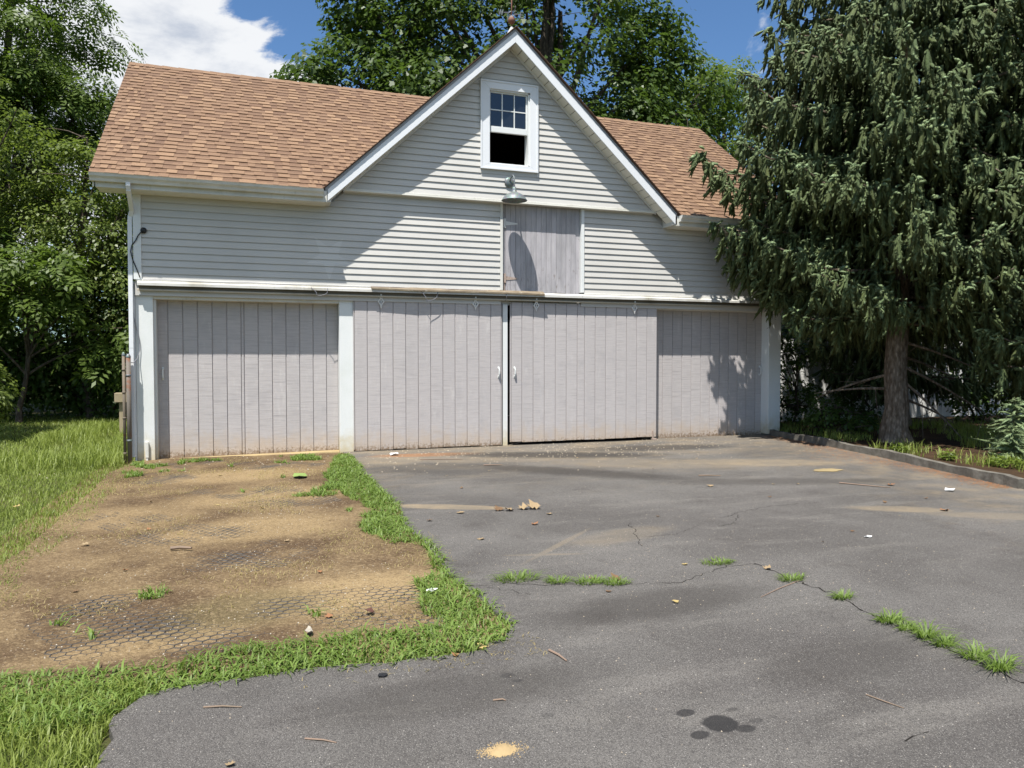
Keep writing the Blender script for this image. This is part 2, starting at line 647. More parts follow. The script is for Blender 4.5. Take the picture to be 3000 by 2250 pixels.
gw = MB()
gy0, gy1 = YUP + 0.018, 0.02
h0, h1 = half(Z0G - 0.02), half(HZ0)
gw.prism_y([(CX - h0, Z0G - 0.02), (CX + h0, Z0G - 0.02), (CX + h1, HZ0), (CX - h1, HZ0)], gy0, gy1)
h2 = half(HZ1)
gw.prism_y([(CX - h1, HZ0), (HX0, HZ0), (HX0, HZ1), (CX - h2, HZ1)], gy0, gy1)
gw.prism_y([(HX1, HZ0), (CX + h1, HZ0), (CX + h2, HZ1), (HX1, HZ1)], gy0, gy1)
gw.prism_y([(CX - h2, HZ1), (CX + h2, HZ1), (CX, ZA)], gy0, gy1)
gable_wall = gw.build('gable_wall', M_siding, barn)
z = Z0G + 0.008
while z < ZA - 0.02:
    z1 = min(z + EXPO, ZA - 0.004)
    a, b_ = half(z), half(z1)
    if z1 <= WZ0 + 0.004 or z >= WZ1 - 0.004:
        siding_board(gable_wall, CX - a, CX + a, CX - b_, CX + b_, z, z1, YUP - 0.012)
    elif z < WZ0 or z1 > WZ1:      # board notched round the frame: lay it whole, the frame stands in front
        siding_board(gable_wall, CX - a, WX0 + 0.01, CX - b_, WX0 + 0.01, z, z1, YUP - 0.012)
        siding_board(gable_wall, WX1 - 0.01, CX + a, WX1 - 0.01, CX + b_, z, z1, YUP - 0.012)
        zz0, zz1 = (z, WZ0 + 0.01) if z < WZ0 else (WZ1 - 0.01, z1)
        box('siding_board', M_siding, gable_wall, WX0 + 0.012, WX1 - 0.012, YUP - 0.004, YUP + 0.017, zz0, zz1)
    else:
        siding_board(gable_wall, CX - a, WX0 + 0.01, CX - b_, WX0 + 0.01, z, z1, YUP - 0.012)
        siding_board(gable_wall, WX1 - 0.01, CX + a, WX1 - 0.01, CX + b_, z, z1, YUP - 0.012)
    z += EXPO

# band under the gable siding
hb = half(4.03)
band = MB()
band.prism_y([(CX - hb, 4.018), (CX + hb, 4.018), (CX + half(4.066), 4.066), (CX - half(4.066), 4.066)],
             YUP - 0.022, YLO - 0.002)
band.build('gable_band', M_gutter, barn, bevel=0.006)
box('band_lip', M_soffit, barn, CX - hb - 0.02, CX + hb + 0.02, YUP - 0.028, YUP - 0.0225, 4.022, 4.036)

# corner boards
box('corner_board', M_white, barn, XL - 0.002, -3.183, YLO - 0.024, 0.10, 2.58, 3.80, 0.004)
box('corner_board', M_white, barn, 7.783, XR + 0.002, YLO - 0.024, 0.10, 2.58, 3.80, 0.004)

# posts between the doors
post = box('door_post', M_white, barn, XL, -3.055, 0.03, 0.31, -0.04, 2.36, 0.006)
box('door_post', M_white, barn, -0.428, -0.214, 0.032, 0.30, -0.02, 2.37, 0.006)
box('door_post', M_white, barn, 2.250, 2.338, 0.035, 0.20, -0.01, 2.37, 0.005)
box('door_post', M_white, barn, 7.598, XR, 0.03, 0.31, 0.02, 2.37, 0.006)
box('corner_trim', M_rake, barn, XL - 0.028, XL - 0.003, 0.015, 0.22, -0.03, 2.56, 0.004)
# header boards over the two recessed doors
for x0, x1, dz in ((-3.055, -0.428, 0.0), (5.16, 7.60, 0.03)):
    box('door_header', M_gutter, barn, x0 - 0.05, x1 + 0.05, 0.022, 0.30, 2.362 + dz * 0.3, 2.44, 0.004)
    box('door_header', M_gutter, barn, x0 + 0.002, x1 - 0.002, 0.045, 0.29, 2.316 + dz, 2.361 + dz * 0.3, 0.004)
    box('jamb_trim', M_white, barn, x0 - 0.001, x0 + 0.03, 0.10, 0.245, -0.03, 2.315 + dz, 0.003)

# inside: dark lining so that gaps and the open window read black
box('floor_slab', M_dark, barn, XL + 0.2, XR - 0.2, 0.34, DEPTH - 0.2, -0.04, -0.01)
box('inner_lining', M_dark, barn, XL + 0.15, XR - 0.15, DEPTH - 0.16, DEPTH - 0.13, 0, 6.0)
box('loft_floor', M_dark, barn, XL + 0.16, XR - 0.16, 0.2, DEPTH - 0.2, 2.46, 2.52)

# door track and its cover
cover = MB()
cover.prism_x([(-0.105, 2.497), (-0.105, 2.536), (-0.052, 2.566), (-0.024, 2.566), (-0.024, 2.535), (-0.085, 2.497)],
              XL + 0.045, XR - 0.11)
cover.build('track_cover', M_cover, barn)
box('cover_strip', M_gutter, barn, XL + 0.03, 2.175, -0.060, -0.0245, 2.5665, 2.590, 0.003)
box('cover_strip', M_gutter, barn, 3.70, XR - 0.12, -0.060, -0.0245, 2.5665, 2.586, 0.003)
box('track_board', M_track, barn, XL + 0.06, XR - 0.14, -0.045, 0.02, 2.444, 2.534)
rail = MB()
rail.prism_x([(-0.072, 2.425), (-0.047, 2.425), (-0.047, 2.452), (-0.050, 2.452), (-0.055, 2.432), (-0.072, 2.440)],
             XL + 0.04, XR - 0.12)
rail.build('door_track', M_rail, barn)
# warped board nailed on the cover below the loft door
lb = MB()
xs = [0.05, 0.7, 1.3, 1.9, 2.5, 2.94]
for i in range(len(xs) - 1):
    d0 = 0.006 * math.sin(xs[i] * 2.1) + 0.004 * i
    d1 = 0.006 * math.sin(xs[i + 1] * 2.1) + 0.004 * (i + 1)
    f0 = -0.126 - 0.012 * (i % 2)
    f1 = -0.126 - 0.012 * ((i + 1) % 2)
    lb.hexa([(xs[i], f0, 2.540 - d0), (xs[i + 1], f1, 2.540 - d1), (xs[i + 1], -0.062, 2.572), (xs[i], -0.062, 2.572)],
            [(xs[i], f0, 2.562 - d0), (xs[i + 1], f1, 2.562 - d1), (xs[i + 1], -0.062, 2.592), (xs[i], -0.062, 2.592)])
lb.build('ledge_board', M_oldwood, barn)


# ---- sliding doors
def handle(parent, x, y, z, h=0.15, d=0.045, w=0.024):
    m = MB()
    pts = [(x, y + 0.002, z + h / 2), (x, y - d * 0.8, z + h * 0.42), (x, y - d, z + h * 0.2), (x, y - d, z - h * 0.2),
           (x, y - d * 0.8, z - h * 0.42), (x, y + 0.002, z - h / 2)]
    m.tube(pts, [0.013, 0.011, 0.011, 0.011, 0.011, 0.013], 8)
    m.box(x - w * 0.6, x + w * 0.6, y - 0.006, y + 0.001, z + h / 2 - 0.018, z + h / 2 + 0.02)
    m.box(x - w * 0.6, x + w * 0.6, y - 0.006, y + 0.001, z - h / 2 - 0.02, z - h / 2 + 0.018)
    return m.build('handle', M_white, parent)


def sliding_door(edges, y, z0, z1, label, jitter=0.0):
    """edges: x of board joints from left to right"""
    m = MB().box(edges[0] + 0.004, edges[-1] - 0.004, y + 0.014, y + 0.042, z0 + 0.004, z1 - 0.003)
    door = m.build('sliding_door', M_door, barn)
    door['label'] = label
    for a, b_ in zip(edges[:-1], edges[1:]):
        g = 0.0060
        q = MB()
        zz = z0 + (random.random() - 0.35) * jitter
        # board with chamfered long edges
        q.prism_y([], 0, 0) if False else None
        x0, x1 = a + g, b_ - g
        c = 0.004
        yf, yb = y, y + 0.0135
        prof = [(x0, yb), (x0, yf + c), (x0 + c, yf), (x1 - c, yf), (x1, yf + c), (x1, yb)]
        n = len(prof)
        i = len(q.v)
        q.v += [(px, py, zz) for px, py in prof] + [(px, py, z1) for px, py in prof]
        for k in range(n):
            k2 = (k + 1) % n
            q.f.append((k, k2, k2 + n, k + n))
        q.f.append(tuple(range(n))[::-1])
        q.f.append(tuple(range(n, 2 * n)))
        q.build('board', M_door, door)
    return door


G = 0.2032
d1 = sliding_door([-3.045, -2.885] + [-2.885 + G * k for k in range(1, 6)] + [-1.825] +
                  [-1.825 + G * k for k in range(1, 7)] + [-0.425], 0.25, -0.028, 2.335,
                  'recessed left sliding door of grooved lavender grey plywood', 0.012)
d2 = sliding_door([-0.223, -0.2] + [G * k for k in range(0, 11)] + [2.215, 2.232], 0.0, 0.012, 2.402,
                  'left centre sliding door standing proud on the track', 0.018)
d3 = sliding_door([2.372, 2.395, 2.583] + [2.583 + G * k for k in range(1, 6)] + [3.738, 3.941] +
                  [3.941 + G * k for k in range(1, 6)] + [5.160], 0.0, 0.052, 2.402,
                  'right centre sliding door with a dark gap under it', 0.016)
d4 = sliding_door([5.02 + G * k for k in range(0, 13)] + [7.615], 0.25, -0.02, 2.372,
                  'recessed right sliding door dappled by the spruce shadow', 0.010)
handle(d1, -2.957, 0.25, 1.235)
handle(d2, 2.165, 0.0, 1.235)
handle(d3, 2.445, 0.0, 1.235)
handle(d4, 7.555, 0.25, 1.235)


def hanger(parent, x, z0=2.262, z1=2.485):
    m = MB()
    y0, y1 = -0.052, -0.001
    m.box(x - 0.022, x + 0.022, -0.040, -0.026, z1 - 0.085, z1 - 0.005)
    cz, hw, hh, t = z0 + 0.095, 0.054, 0.074, 0.017
    for sx in (-1, 1):
        for sz in (-1, 1):
            a = (x + sx * hw, cz)
            b_ = (x, cz + sz * hh)
            p = [(a[0], a[1]), (b_[0], b_[1]), (b_[0], b_[1] - sz * t * 1.6), (a[0] - sx * t * 1.3, a[1])]
            if sx * sz > 0:
                p = p[::-1]
            m.prism_y(p[::-1], -0.034, -0.002)
    m.box(x - 0.007, x + 0.007, -0.030, -0.002, cz - 0.03, cz + 0.03)
    m.prism_y([(x - 0.018, cz - hh + 0.02), (x, z0 - 0.012), (x + 0.018, cz - hh + 0.02)], -0.03, -0.002)
    m.box(x - 0.024, x + 0.024, -0.034, -0.002, cz + hh - 0.01, cz + hh + 0.012)
    m.tube([(x, -0.038, cz + hh), (x, -0.038, z1 - 0.01)], 0.014, 6)
    return m.build('hanger', M_iron, parent)


for dd, x in ((d2, 0.213), (d2, 1.761), (d3, 2.829), (d3, 4.691)):
    hanger(dd, x)
box('door_guide', M_hinge, barn, 5.065, 5.085, -0.030, -0.002, 0.02, 0.17)
box('door_guide', M_hinge, barn, 5.06, 5.14, -0.05, 0.03, 0.004, 0.03)
box('door_guide', M_gutter, barn, -3.178, -3.135, -0.012, 0.028, 0.03, 0.26, 0.004)
box('door_guide', M_gutter, barn, -3.170, -3.145, -0.006, 0.028, -0.03, 0.03)
sill = MB()
sill.hexa([(-3.05, 0.06, -0.05), (-0.43, 0.06, -0.05), (-0.43, 0.27, -0.05), (-3.05, 0.27, -0.05)],
          [(-3.05, 0.075, -0.024), (-0.43, 0.075, 0.010), (-0.43, 0.27, 0.010), (-3.05, 0.27, -0.024)])
sill.build('door_sill', M_sill, barn, bevel=0.006)

# ---- loft door
loft = MB().box(2.285, 3.565, 0.022, 0.055, 2.568, 4.038).build('loft_door', M_loft, barn)
loft['label'] = 'weathered plank loft door with peeling lavender paint above the tracks'
lx0, lx1 = 2.285, 3.565
npl = 7
wpl = (lx1 - lx0) / npl
for k in range(npl):
    a = lx0 + wpl * k
    q = MB()
    zb = 2.572 + random.uniform(-0.006, 0.01)
    mid = a + wpl * 0.5
    yo = random.uniform(-0.002, 0.002)
    q.box(a + 0.003, mid - 0.0025, 0.0 + yo, 0.0215, zb, 4.036)
    q.box(mid + 0.0025, a + wpl - 0.003, 0.0 + yo, 0.0215, zb, 4.036)
    q.box(mid - 0.0024, mid + 0.0024, 0.006, 0.0215, zb, 4.036)
    q.build('plank', M_loft, loft)
box('loft_jamb', M_loft, barn, 2.226, 2.282, 0.004, 0.055, 2.57, 4.037)
box('loft_jamb', M_loft, barn, 3.568, 3.640, 0.010, 0.055, 2.57, 4.037)
box('loft_trim', M_gutter, barn, 2.180, 2.224, YLO - 0.022, 0.055, 2.595, 4.017, 0.003)
box('loft_trim', M_white, barn, 3.642, 3.697, YLO - 0.024, 0.055, 2.595, 4.017, 0.004)
for zc, mm in ((3.71, M_iron), (2.80, M_hinge)):
    hg = MB()
    hg.box(2.250, 2.281, -0.014, 0.003, zc - 0.075, zc + 0.075)
    hg.tube([(2.284, -0.010, zc - 0.078), (2.284, -0.010, zc + 0.078)], 0.010, 8)
    hg.prism_y([(2.286, zc - 0.035), (2.50, zc - 0.009), (2.50, zc + 0.009), (2.286, zc + 0.035)], -0.008, -0.0025)
    hg.build('hinge', mm, loft)
box('latch_strip', M_hinge, loft, 2.252, 2.279, -0.004, 0.0035, 2.575, 2.72)

# ---- gable window
win = MB()
y0, y1 = YUP - 0.040, YUP + 0.017
win.prism_y([(WX0, WZ0), (WX1, WZ0), (HX1, HZ0), (HX0, HZ0)], y0, y1)
win.prism_y([(WX0, WZ1), (HX0, HZ1), (HX1, HZ1), (WX1, WZ1)], y0, y1)
win.prism_y([(WX0, WZ0), (HX0, HZ0), (HX0, HZ1), (WX0, WZ1)], y0, y1)
win.prism_y([(HX1, HZ0), (WX1, WZ0), (WX1, WZ1), (HX1, HZ1)], y0, y1)
window = win.build('window', M_rake, barn, bevel=0.003)
window['label'] = 'white gable window with six panes above and the lower half open'
fr = MB()
t = 0.018
fr.box(WX0 - 0.004, WX0 + t, y0 - 0.012, y0 - 0.0005, WZ0 - 0.004, WZ1 + 0.004)
fr.box(WX1 - t, WX1 + 0.004, y0 - 0.012, y0 - 0.0005, WZ0 - 0.004, WZ1 + 0.004)
fr.box(WX0 + t, WX1 - t, y0 - 0.012, y0 - 0.0005, WZ0 - 0.004, WZ0 + t)
fr.box(WX0 + t, WX1 - t, y0 - 0.012, y0 - 0.0005, WZ1 - t, WZ1 + 0.004)
fr.build('casing_lip', M_rake, window)
jb = MB()
jb.box(HX0 - 0.002, HX0 + 0.012, y1 + 0.001, 0.03, HZ0, HZ1)
jb.box(HX1 - 0.028, HX1 + 0.002, y1 - 0.03, 0.03, HZ0, HZ1)
jb.box(HX0, HX1, y1 - 0.03, 0.03, HZ1 - 0.02, HZ1 + 0.002)
jb.box(HX0, HX1, y1 - 0.03, 0.05, HZ0 - 0.002, HZ0 + 0.018)
jb.build('window_jamb', M_white, window)
sx0, sx1, sz0, sz1 = HX0 + 0.013, HX1 - 0.029, 5.158, HZ1 - 0.021
ys = -0.105
sa = MB()
sa.box(sx0, sx0 + 0.018, ys, ys + 0.035, sz0, sz1)
sa.box(sx1 - 0.026, sx1, ys, ys + 0.035, sz0, sz1)
sa.box(sx0 + 0.018, sx1 - 0.026, ys, ys + 0.035, sz1 - 0.022, sz1)
sa.box(sx0 + 0.018, sx1 - 0.026, ys - 0.012, ys + 0.035, sz0, sz0 + 0.095)
sash = sa.build('sash', M_white, window, bevel=0.003)
gx0, gx1, gz0, gz1 = sx0 + 0.018, sx1 - 0.026, sz0 + 0.095, sz1 - 0.022
mw = 0.017
mu = MB()
cw = (gx1 - gx0 - 2 * mw) / 3
ch = (gz1 - gz0 - mw) / 2
mu.box(gx0 + cw, gx0 + cw + mw, ys + 0.002, ys + 0.028, gz0, gz1)
mu.box(gx0 + 2 * cw + mw, gx0 + 2 * cw + 2 * mw, ys + 0.002, ys + 0.028, gz0, gz1)
for i in range(3):
    xx = gx0 + i * (cw + mw)
    mu.box(xx, xx + cw, ys + 0.003, ys + 0.027, gz0 + ch, gz0 + ch + mw)
mu.build('muntin', M_white, window)
for i in range(3):
    for j in range(2):
        xx = gx0 + i * (cw + mw)
        zz = gz0 + j * (ch + mw)
        box('pane', M_glass, window, xx - 0.002, xx + cw + 0.002, ys + 0.014, ys + 0.018, zz - 0.002, zz + ch + 0.002)

# ---- eaves
for x0, x1 in ((-3.69, -0.640), (5.318, 8.11)):
    box('fascia', M_gutter, barn, x0, x1, -0.40, -0.378, 3.778, 3.945, 0.003)
    box('eave_soffit', M_soffit, barn, x0, x1, -0.377, -0.02, 3.782, 3.800)
    gt = MB()
    zt, zb = 3.948, 3.846
    gt.prism_x([(-0.402, zb), (-0.470, zb), (-0.482, zb + 0.035), (-0.512, zb + 0.062), (-0.520, zt - 0.012), (-0.528, zt),
                (-0.516, zt), (-0.509, zt - 0.016), (-0.501, zb + 0.066), (-0.472, zb + 0.040), (-0.462, zb + 0.008),
                (-0.402, zb + 0.008)], x0 - 0.055 if x0 < 0 else x0 + 0.03, x1 - 0.055 if x0 < 0 else x1 + 0.055)
    gt.build('gutter', M_gutter, barn)
    for xc in ((x0 - 0.057, x1 - 0.057) if x0 < 0 else (x0 + 0.027, x1 + 0.052)):
        MB().prism_x([(-0.402, zb), (-0.470, zb), (-0.482, zb + 0.035), (-0.512, zb + 0.062), (-0.524, zt), (-0.402, zt)],
                     xc, xc + 0.004).build('gutter_cap', M_gutter, barn)
ds = MB()
path = [(-3.283, -0.455, 3.846), (-3.283, -0.455, 3.80), (-3.283, -0.425, 3.755), (-3.292, -0.10, 3.545), (-3.322, -0.035, 3.47),
        (-3.328, -0.030, 3.38), (-3.332, -0.030, 1.6), (-3.332, -0.030, 0.05)]
for a, b_ in zip(path[:-1], path[1:]):
    w, d = 0.029, 0.022
    ax = Vector(a)
    bx = Vector(b_)
    dr = (bx - ax).normalized()
    up = Vector((0, -1, 0)) if abs(dr.z) > 0.75 else Vector((0, -0.55, -0.83)).normalized()
    sd = Vector((1, 0, 0))
    e = dr * 0.012
    ax = ax - e
    ds.hexa([ax + sd * w + up * d, ax - sd * w + up * d, ax - sd * w - up * d, ax + sd * w - up * d],
            [bx + sd * w + up * d, bx - sd * w + up * d, bx - sd * w - up * d, bx + sd * w - up * d])
ds.build('downspout', M_rake, barn, bevel=0.004)

# ---- rakes of the cross gable
YK = -0.40


def rake_strip(m, side, ztop, zbot, y0, y1, xend):
    """strip parallel to the slope between two lines through (CX, ztop) and (CX, zbot)"""
    def zz(x, za):
        return za - SL * abs(x - CX)
    xe = CX + side * xend
    pts = [(CX, zbot), (CX, ztop), (xe, zz(xe, ztop)), (xe - side * 0.0, zz(xe, zbot))]
    if side > 0:
        pts = [pts[0], pts[3], pts[2], pts[1]]
    m.prism_y(pts, y0, y1)


for side in (-1, 1):
    m = MB()
    rake_strip(m, side, 6.698, 6.525, YK, YK + 0.022, 2.955)
    m.build('rake_board', M_rake, barn, bevel=0.003)
    m = MB()
    rake_strip(m, side, 6.752, 6.694, YK + 0.012, YK + 0.03, 2.99)
    rake_strip(m, side, 6.722, 6.712, YK + 0.004, YK + 0.0115, 2.98)
    m.build('rake_drip_edge', M_drip, barn)
    # eave return closing the rake against the wall
    xa, xb = CX + side * 2.905, CX + side * 2.965
    box('rake_return', M_gutter, barn, min(xa, xb), max(xa, xb), YK + 0.023, -0.03, 3.79, 3.97)
    # sloped soffit of short panels
    sof = MB()
    n_p = 25
    length = 2.93
    so = MB()
    def zs(x):
        return 6.532 - SL * abs(x - CX)
    xa, xb = CX, CX + side * length
    pts = [(xa, zs(xa) + 0.006), (xa, zs(xa) + 0.02), (xb, zs(xb) + 0.02), (xb, zs(xb) + 0.006)]
    if side > 0:
        pts = [pts[0], pts[3], pts[2], pts[1]]
    so.prism_y(pts, YK + 0.023, YUP - 0.002)
    soff = so.build('rake_soffit', M_cavity, barn)
    for k in range(n_p):
        u0 = length * k / n_p + 0.005
        u1 = length * (k + 1) / n_p - 0.005
        x0, x1 = CX + side * u0, CX + side * u1
        pts = [(x0, zs(x0) - 0.004), (x0, zs(x0) + 0.0055), (x1, zs(x1) + 0.0055), (x1, zs(x1) - 0.004)]
        if side > 0:
            pts = [pts[0], pts[3], pts[2], pts[1]]
        MB().prism_y(pts, YK + 0.024, YUP - 0.028).build('soffit_panel', M_soffit, soff)
    m = MB()
    rake_strip(m, side, 6.53, 6.488, YUP - 0.030, YUP - 0.012, 2.70)
    m.build('soffit_channel', M_gutter, barn)

# ---- roofs
cs = 1 / math.sqrt(1 + PIT * PIT)
sn = PIT * cs
SLOPE_LEN = (YR - YE) / cs
XRL, XRR = -3.745, 8.150
roof = MB()
th = 0.05
XV = (6.778 - ZE) / SL


def slab(pts):
    """sheet through plan points on the front slope, with thickness"""
    top = [(x, y, ZE + PIT * (y - YE) - 0.004) for x, y in pts]
    bot = [(x, y, z - th) for x, y, z in top]
    i = len(roof.v)
    n = len(pts)
    roof.v += top + bot
    roof.f.append(tuple(range(i, i + n)))
    roof.f.append(tuple(range(i + 2 * n - 1, i + n - 1, -1)))
    for k in range(n):
        a, b_ = i + k, i + (k + 1) % n
        roof.f.append((b_, a, a + n, b_ + n))


slab([(XRL, YE), (CX - XV, YE), (CX, YR), (XRL, YR)])
slab([(CX + XV, YE), (XRR, YE), (XRR, YR), (CX, YR)])
roof.prism_x([(YR, ZR - 0.004), (2 * YR - YE, ZE - 0.004), (2 * YR - YE, ZE - th), (YR, ZR - th - 0.004)][::-1], XRL, XRR)
roof_o = roof.build('main_roof', M_roofslab, barn)
for xx in (XRL + 0.02, XRR - 0.04):        # barge boards on the two ends
    mm = MB()
    mm.prism_x([(YE + 0.05, ZE - 0.17), (YE + 0.05, ZE - th + 0.03), (YR, ZR - th - 0.006), (2 * YR - YE - 0.05, ZE - th + 0.03),
                (2 * YR - YE - 0.05, ZE - 0.17), (YR, ZR - 0.20)][::-1], xx, xx + 0.02)
    mm.build('barge_board', M_gutter, barn)


def shingle_mesh(L):
    """one laminated shingle: backer strip plus raised tabs of uneven width"""
    verts, faces, tone = [], [], []

    def bx(x0, x1, v0, v1, h00, h01, t, th_):
        i = len(verts)
        # bottom front edge at height h00, top edge at h01
        for (x, v, h) in ((x0, v0, h00), (x1, v0, h00), (x1, v1, h01), (x0, v1, h01)):
            verts.append((x, v, h))
        for (x, v, h) in ((x0, v0, h00 - th_), (x1, v0, h00 - th_), (x1, v1, h01 - th_), (x0, v1, h01 - th_)):
            verts.append((x, v, h))
        for q in ((0, 1, 2, 3), (1, 0, 4, 5), (2, 1, 5, 6), (0, 3, 7, 4)):
            faces.append(tuple(i + k for k in q))
            tone.append(t)
    x = 0.0
    first = random.random() < 0.5
    while x < L - 1e-4:
        w = random.uniform(0.10, 0.24)
        if L - x - w < 0.07:
            w = L - x
        if first:
            bx(x + 0.001, x + w - 0.001, 0.0, 0.17, 0.0215, 0.004, random.choice((0.5, 0.7, 0.85, 1.0)), 0.019)
        else:
            tt = random.choice((0.15, 0.3, 0.5, 0.65))
            bx(x, x + w, 0.003, 0.075, 0.0140, 0.0095, tt, 0.012)
            bx(x, x + w, 0.075, 0.17, 0.0095, 0.003, tt * 0.35, 0.008)
        x += w
        first = not first
    me = bpy.data.meshes.new('shingle')
    me.from_pydata(verts, [], faces)
    at = me.attributes.new('tone', 'FLOAT', 'FACE')
    at.data.foreach_set('value', tone)
    me.materials.append(M_shingle)
    return me


SH_L = 1.2
SHM = [shingle_mesh(SH_L) for _ in range(10)]
ROWS = 33
EXS = SLOPE_LEN / ROWS
rotm = Matrix.Rotation(math.atan(PIT), 4, 'X')
count = 0
for r_ in range(ROWS):
    s = r_ * EXS
    y = YE + s * cs
    zz = ZE + s * sn
    x = XRL - 0.012
    first = True
    cover_half = (6.775 - (zz + EXS * sn)) / SL - 0.03
    while x < XRR + 0.012:
        L = SH_L * (random.uniform(0.35, 1.0) if first else 1.0)
        first = False
        L = min(L, XRR + 0.012 - x)
        if L < 0.05:
            break
        vl, vr = CX - cover_half - 0.10, CX + cover_half + 0.10      # valley lines at this course
        parts = []
        if x < vl:
            parts.append((x, min(x + L, vl)))
        if x + L > vr:
            parts.append((max(x, vr), x + L))
        if vl >= vr:
            parts = [(x, x + L)]
        for xa, xb in parts:
            if xb - xa < 0.03:
                continue
            o = bpy.data.objects.new('shingle', SHM[random.randrange(10)])
            COL.objects.link(o)
            o.parent = roof_o
            o.matrix_local = (Matrix.Translation((xa, y - 0.012 * cs, zz - 0.012 * sn)) @ rotm @
                              Matrix.Diagonal(((xb - xa) / SH_L, 1, 1, 1)))
            count += 1
        x += L
# shingles of the rear slope: not in the photo, one light sheet of courses
back = MB()
for r_ in range(ROWS):
    s0, s1 = r_ * EXS, (r_ + 1) * EXS
    ya, yb = 2 * YR - YE - s0 * cs, 2 * YR - YE - s1 * cs
    za, zb = ZE + s0 * sn, ZE + s1 * sn
    back.poly([(XRR, ya, za + 0.012), (XRL, ya, za + 0.012), (XRL, yb, zb + 0.002), (XRR, yb, zb + 0.002)])
bo = back.build('rear_shingles', M_shingle, barn)
bo['kind'] = 'stuff'
# ridge caps
capm = MB()
wv = 0.14
capm.poly([(0, -wv * cs, 0.012 - wv * sn), (0.30, -wv * cs, 0.004 - wv * sn), (0.30, 0, 0.012), (0, 0, 0.022)])
capm.poly([(0, 0, 0.022), (0.30, 0, 0.012), (0.30, wv * cs, 0.004 - wv * sn), (0, wv * cs, 0.012 - wv * sn)])
capm.poly([(0, -wv * cs, 0.002 - wv * sn), (0, -wv * cs, 0.012 - wv * sn), (0, 0, 0.022), (0, 0, 0.008)])
cap_me = bpy.data.meshes.new('ridge_cap')
cap_me.from_pydata(capm.v, [], capm.f)
cap_me.materials.append(M_shingle)
_at = cap_me.attributes.new('tone', 'FLOAT', 'FACE')
_at.data.foreach_set('value', [0.55] * len(capm.f))
x = XRL - 0.01
while x < XRR - 0.28:
    o = bpy.data.objects.new('ridge_cap', cap_me)
    COL.objects.link(o)
    o.parent = roof_o
    o.location = (x, YR, ZR)
    x += 0.27

# cross gable roof: two triangular slabs running back to the valley
ZC = 6.768
YF = YK - 0.028


def yval(zz):
    return YE + (zz - ZE) / PIT


for side in (-1, 1):
    m = MB()
    xe = CX + side * ((ZC - 3.96) / SL)
    top = [(CX, YF, ZC), (CX, yval(ZC), ZC), (xe, YF, 3.96)]
    bot = [(p[0], p[1], p[2] - 0.014) for p in top]
    if side < 0:
        top = top[::-1]
        bot = bot[::-1]
    i = 0
    m.v = [tuple(p) for p in top + bot]
    m.f = [(2, 1, 0), (3, 4, 5), (0, 1, 4, 3), (1, 2, 5, 4), (2, 0, 3, 5)]
    ro = m.build('cross_gable_roof', M_roofslab, barn)
    # shingle courses on it (hidden from below): one joined sheet
    st = MB()
    k = 0
    dl = EXS
    tot = math.hypot(1, SL) * abs(xe - CX)
    nrow = int(tot / dl)
    for k in range(nrow):
        u0, u1 = 1 - k / nrow, 1 - (k + 1) / nrow
        xa, xb = CX + (xe - CX) * u0, CX + (xe - CX) * u1
        za, zb = ZC - SL * abs(xa - CX), ZC - SL * abs(xb - CX)
        q = [(xa, YF - 0.012, za + 0.009), (xb, YF - 0.012, zb + 0.003), (xb, yval(zb) + 0.02, zb + 0.003), (xa, yval(za) + 0.02, za + 0.009)]
        q2 = [(xa, YF - 0.012, za + 0.001), (xa, YF - 0.012, za + 0.009), (xa, yval(za) + 0.02, za + 0.009), (xa, yval(za) + 0.02, za + 0.001)]
        q3 = [(xa, YF - 0.012, za - 0.002), (xb, YF - 0.012, zb - 0.008), (xb, YF - 0.012, zb + 0.003), (xa, YF - 0.012, za + 0.009)]
        st.poly(q if side < 0 else q[::-1])
        st.poly(q2)
        st.poly(q3)
    so_ = st.build('gable_shingles', M_shingle, ro)
    so_['kind'] = 'stuff'


# ------------------------------------------------------------------ ground
EDGE = [(-0.40, 0.20), (-0.34, -0.65), (-0.39, -2.23), (-0.36, -3.0), (-0.40, -3.68), (-0.37, -4.6), (-0.46, -5.38), (-0.42, -6.21),
        (-0.46, -7.08), (-0.40, -7.64), (-0.38, -8.04), (-0.47, -8.22), (-0.74, -8.34), (-1.16, -8.33), (-1.47, -8.29),
        (-1.91, -8.28), (-2.15, -8.33), (-2.23, -8.51), (-2.22, -8.91), (-2.35, -10.0), (-2.7, -13.0), (-3.2, -22.0)]
CURB = [(7.62, 0.02), (7.52, -0.6), (7.36, -1.7), (7.12, -2.93), (6.80, -4.24), (6.55, -5.15), (6.36, -5.85)]
DIRT_R = [(-0.51, -0.1), (-0.8, -1.93), (-1.0, -3.3), (-0.89, -4.32), (-0.77, -5.61), (-0.74, -6.42), (-0.74, -7.05), (-0.71, -7.76), (-0.72, -8.05)]
DIRT_L = [(-3.10, -0.40), (-3.22, -1.06), (-3.18, -2.21), (-3.18, -3.41), (-3.12, -4.5), (-3.14, -5.14), (-3.16, -5.76), (-3.11, -6.37),
          (-3.07, -6.81), (-3.0, -7.2), (-2.98, -8.3)]


def interp(pts, y):
    """x of a polyline running down in y"""
    ys = np.array([p[1] for p in pts])[::-1]
    xs_ = np.array([p[0] for p in pts])[::-1]
    return np.interp(y, ys, xs_)


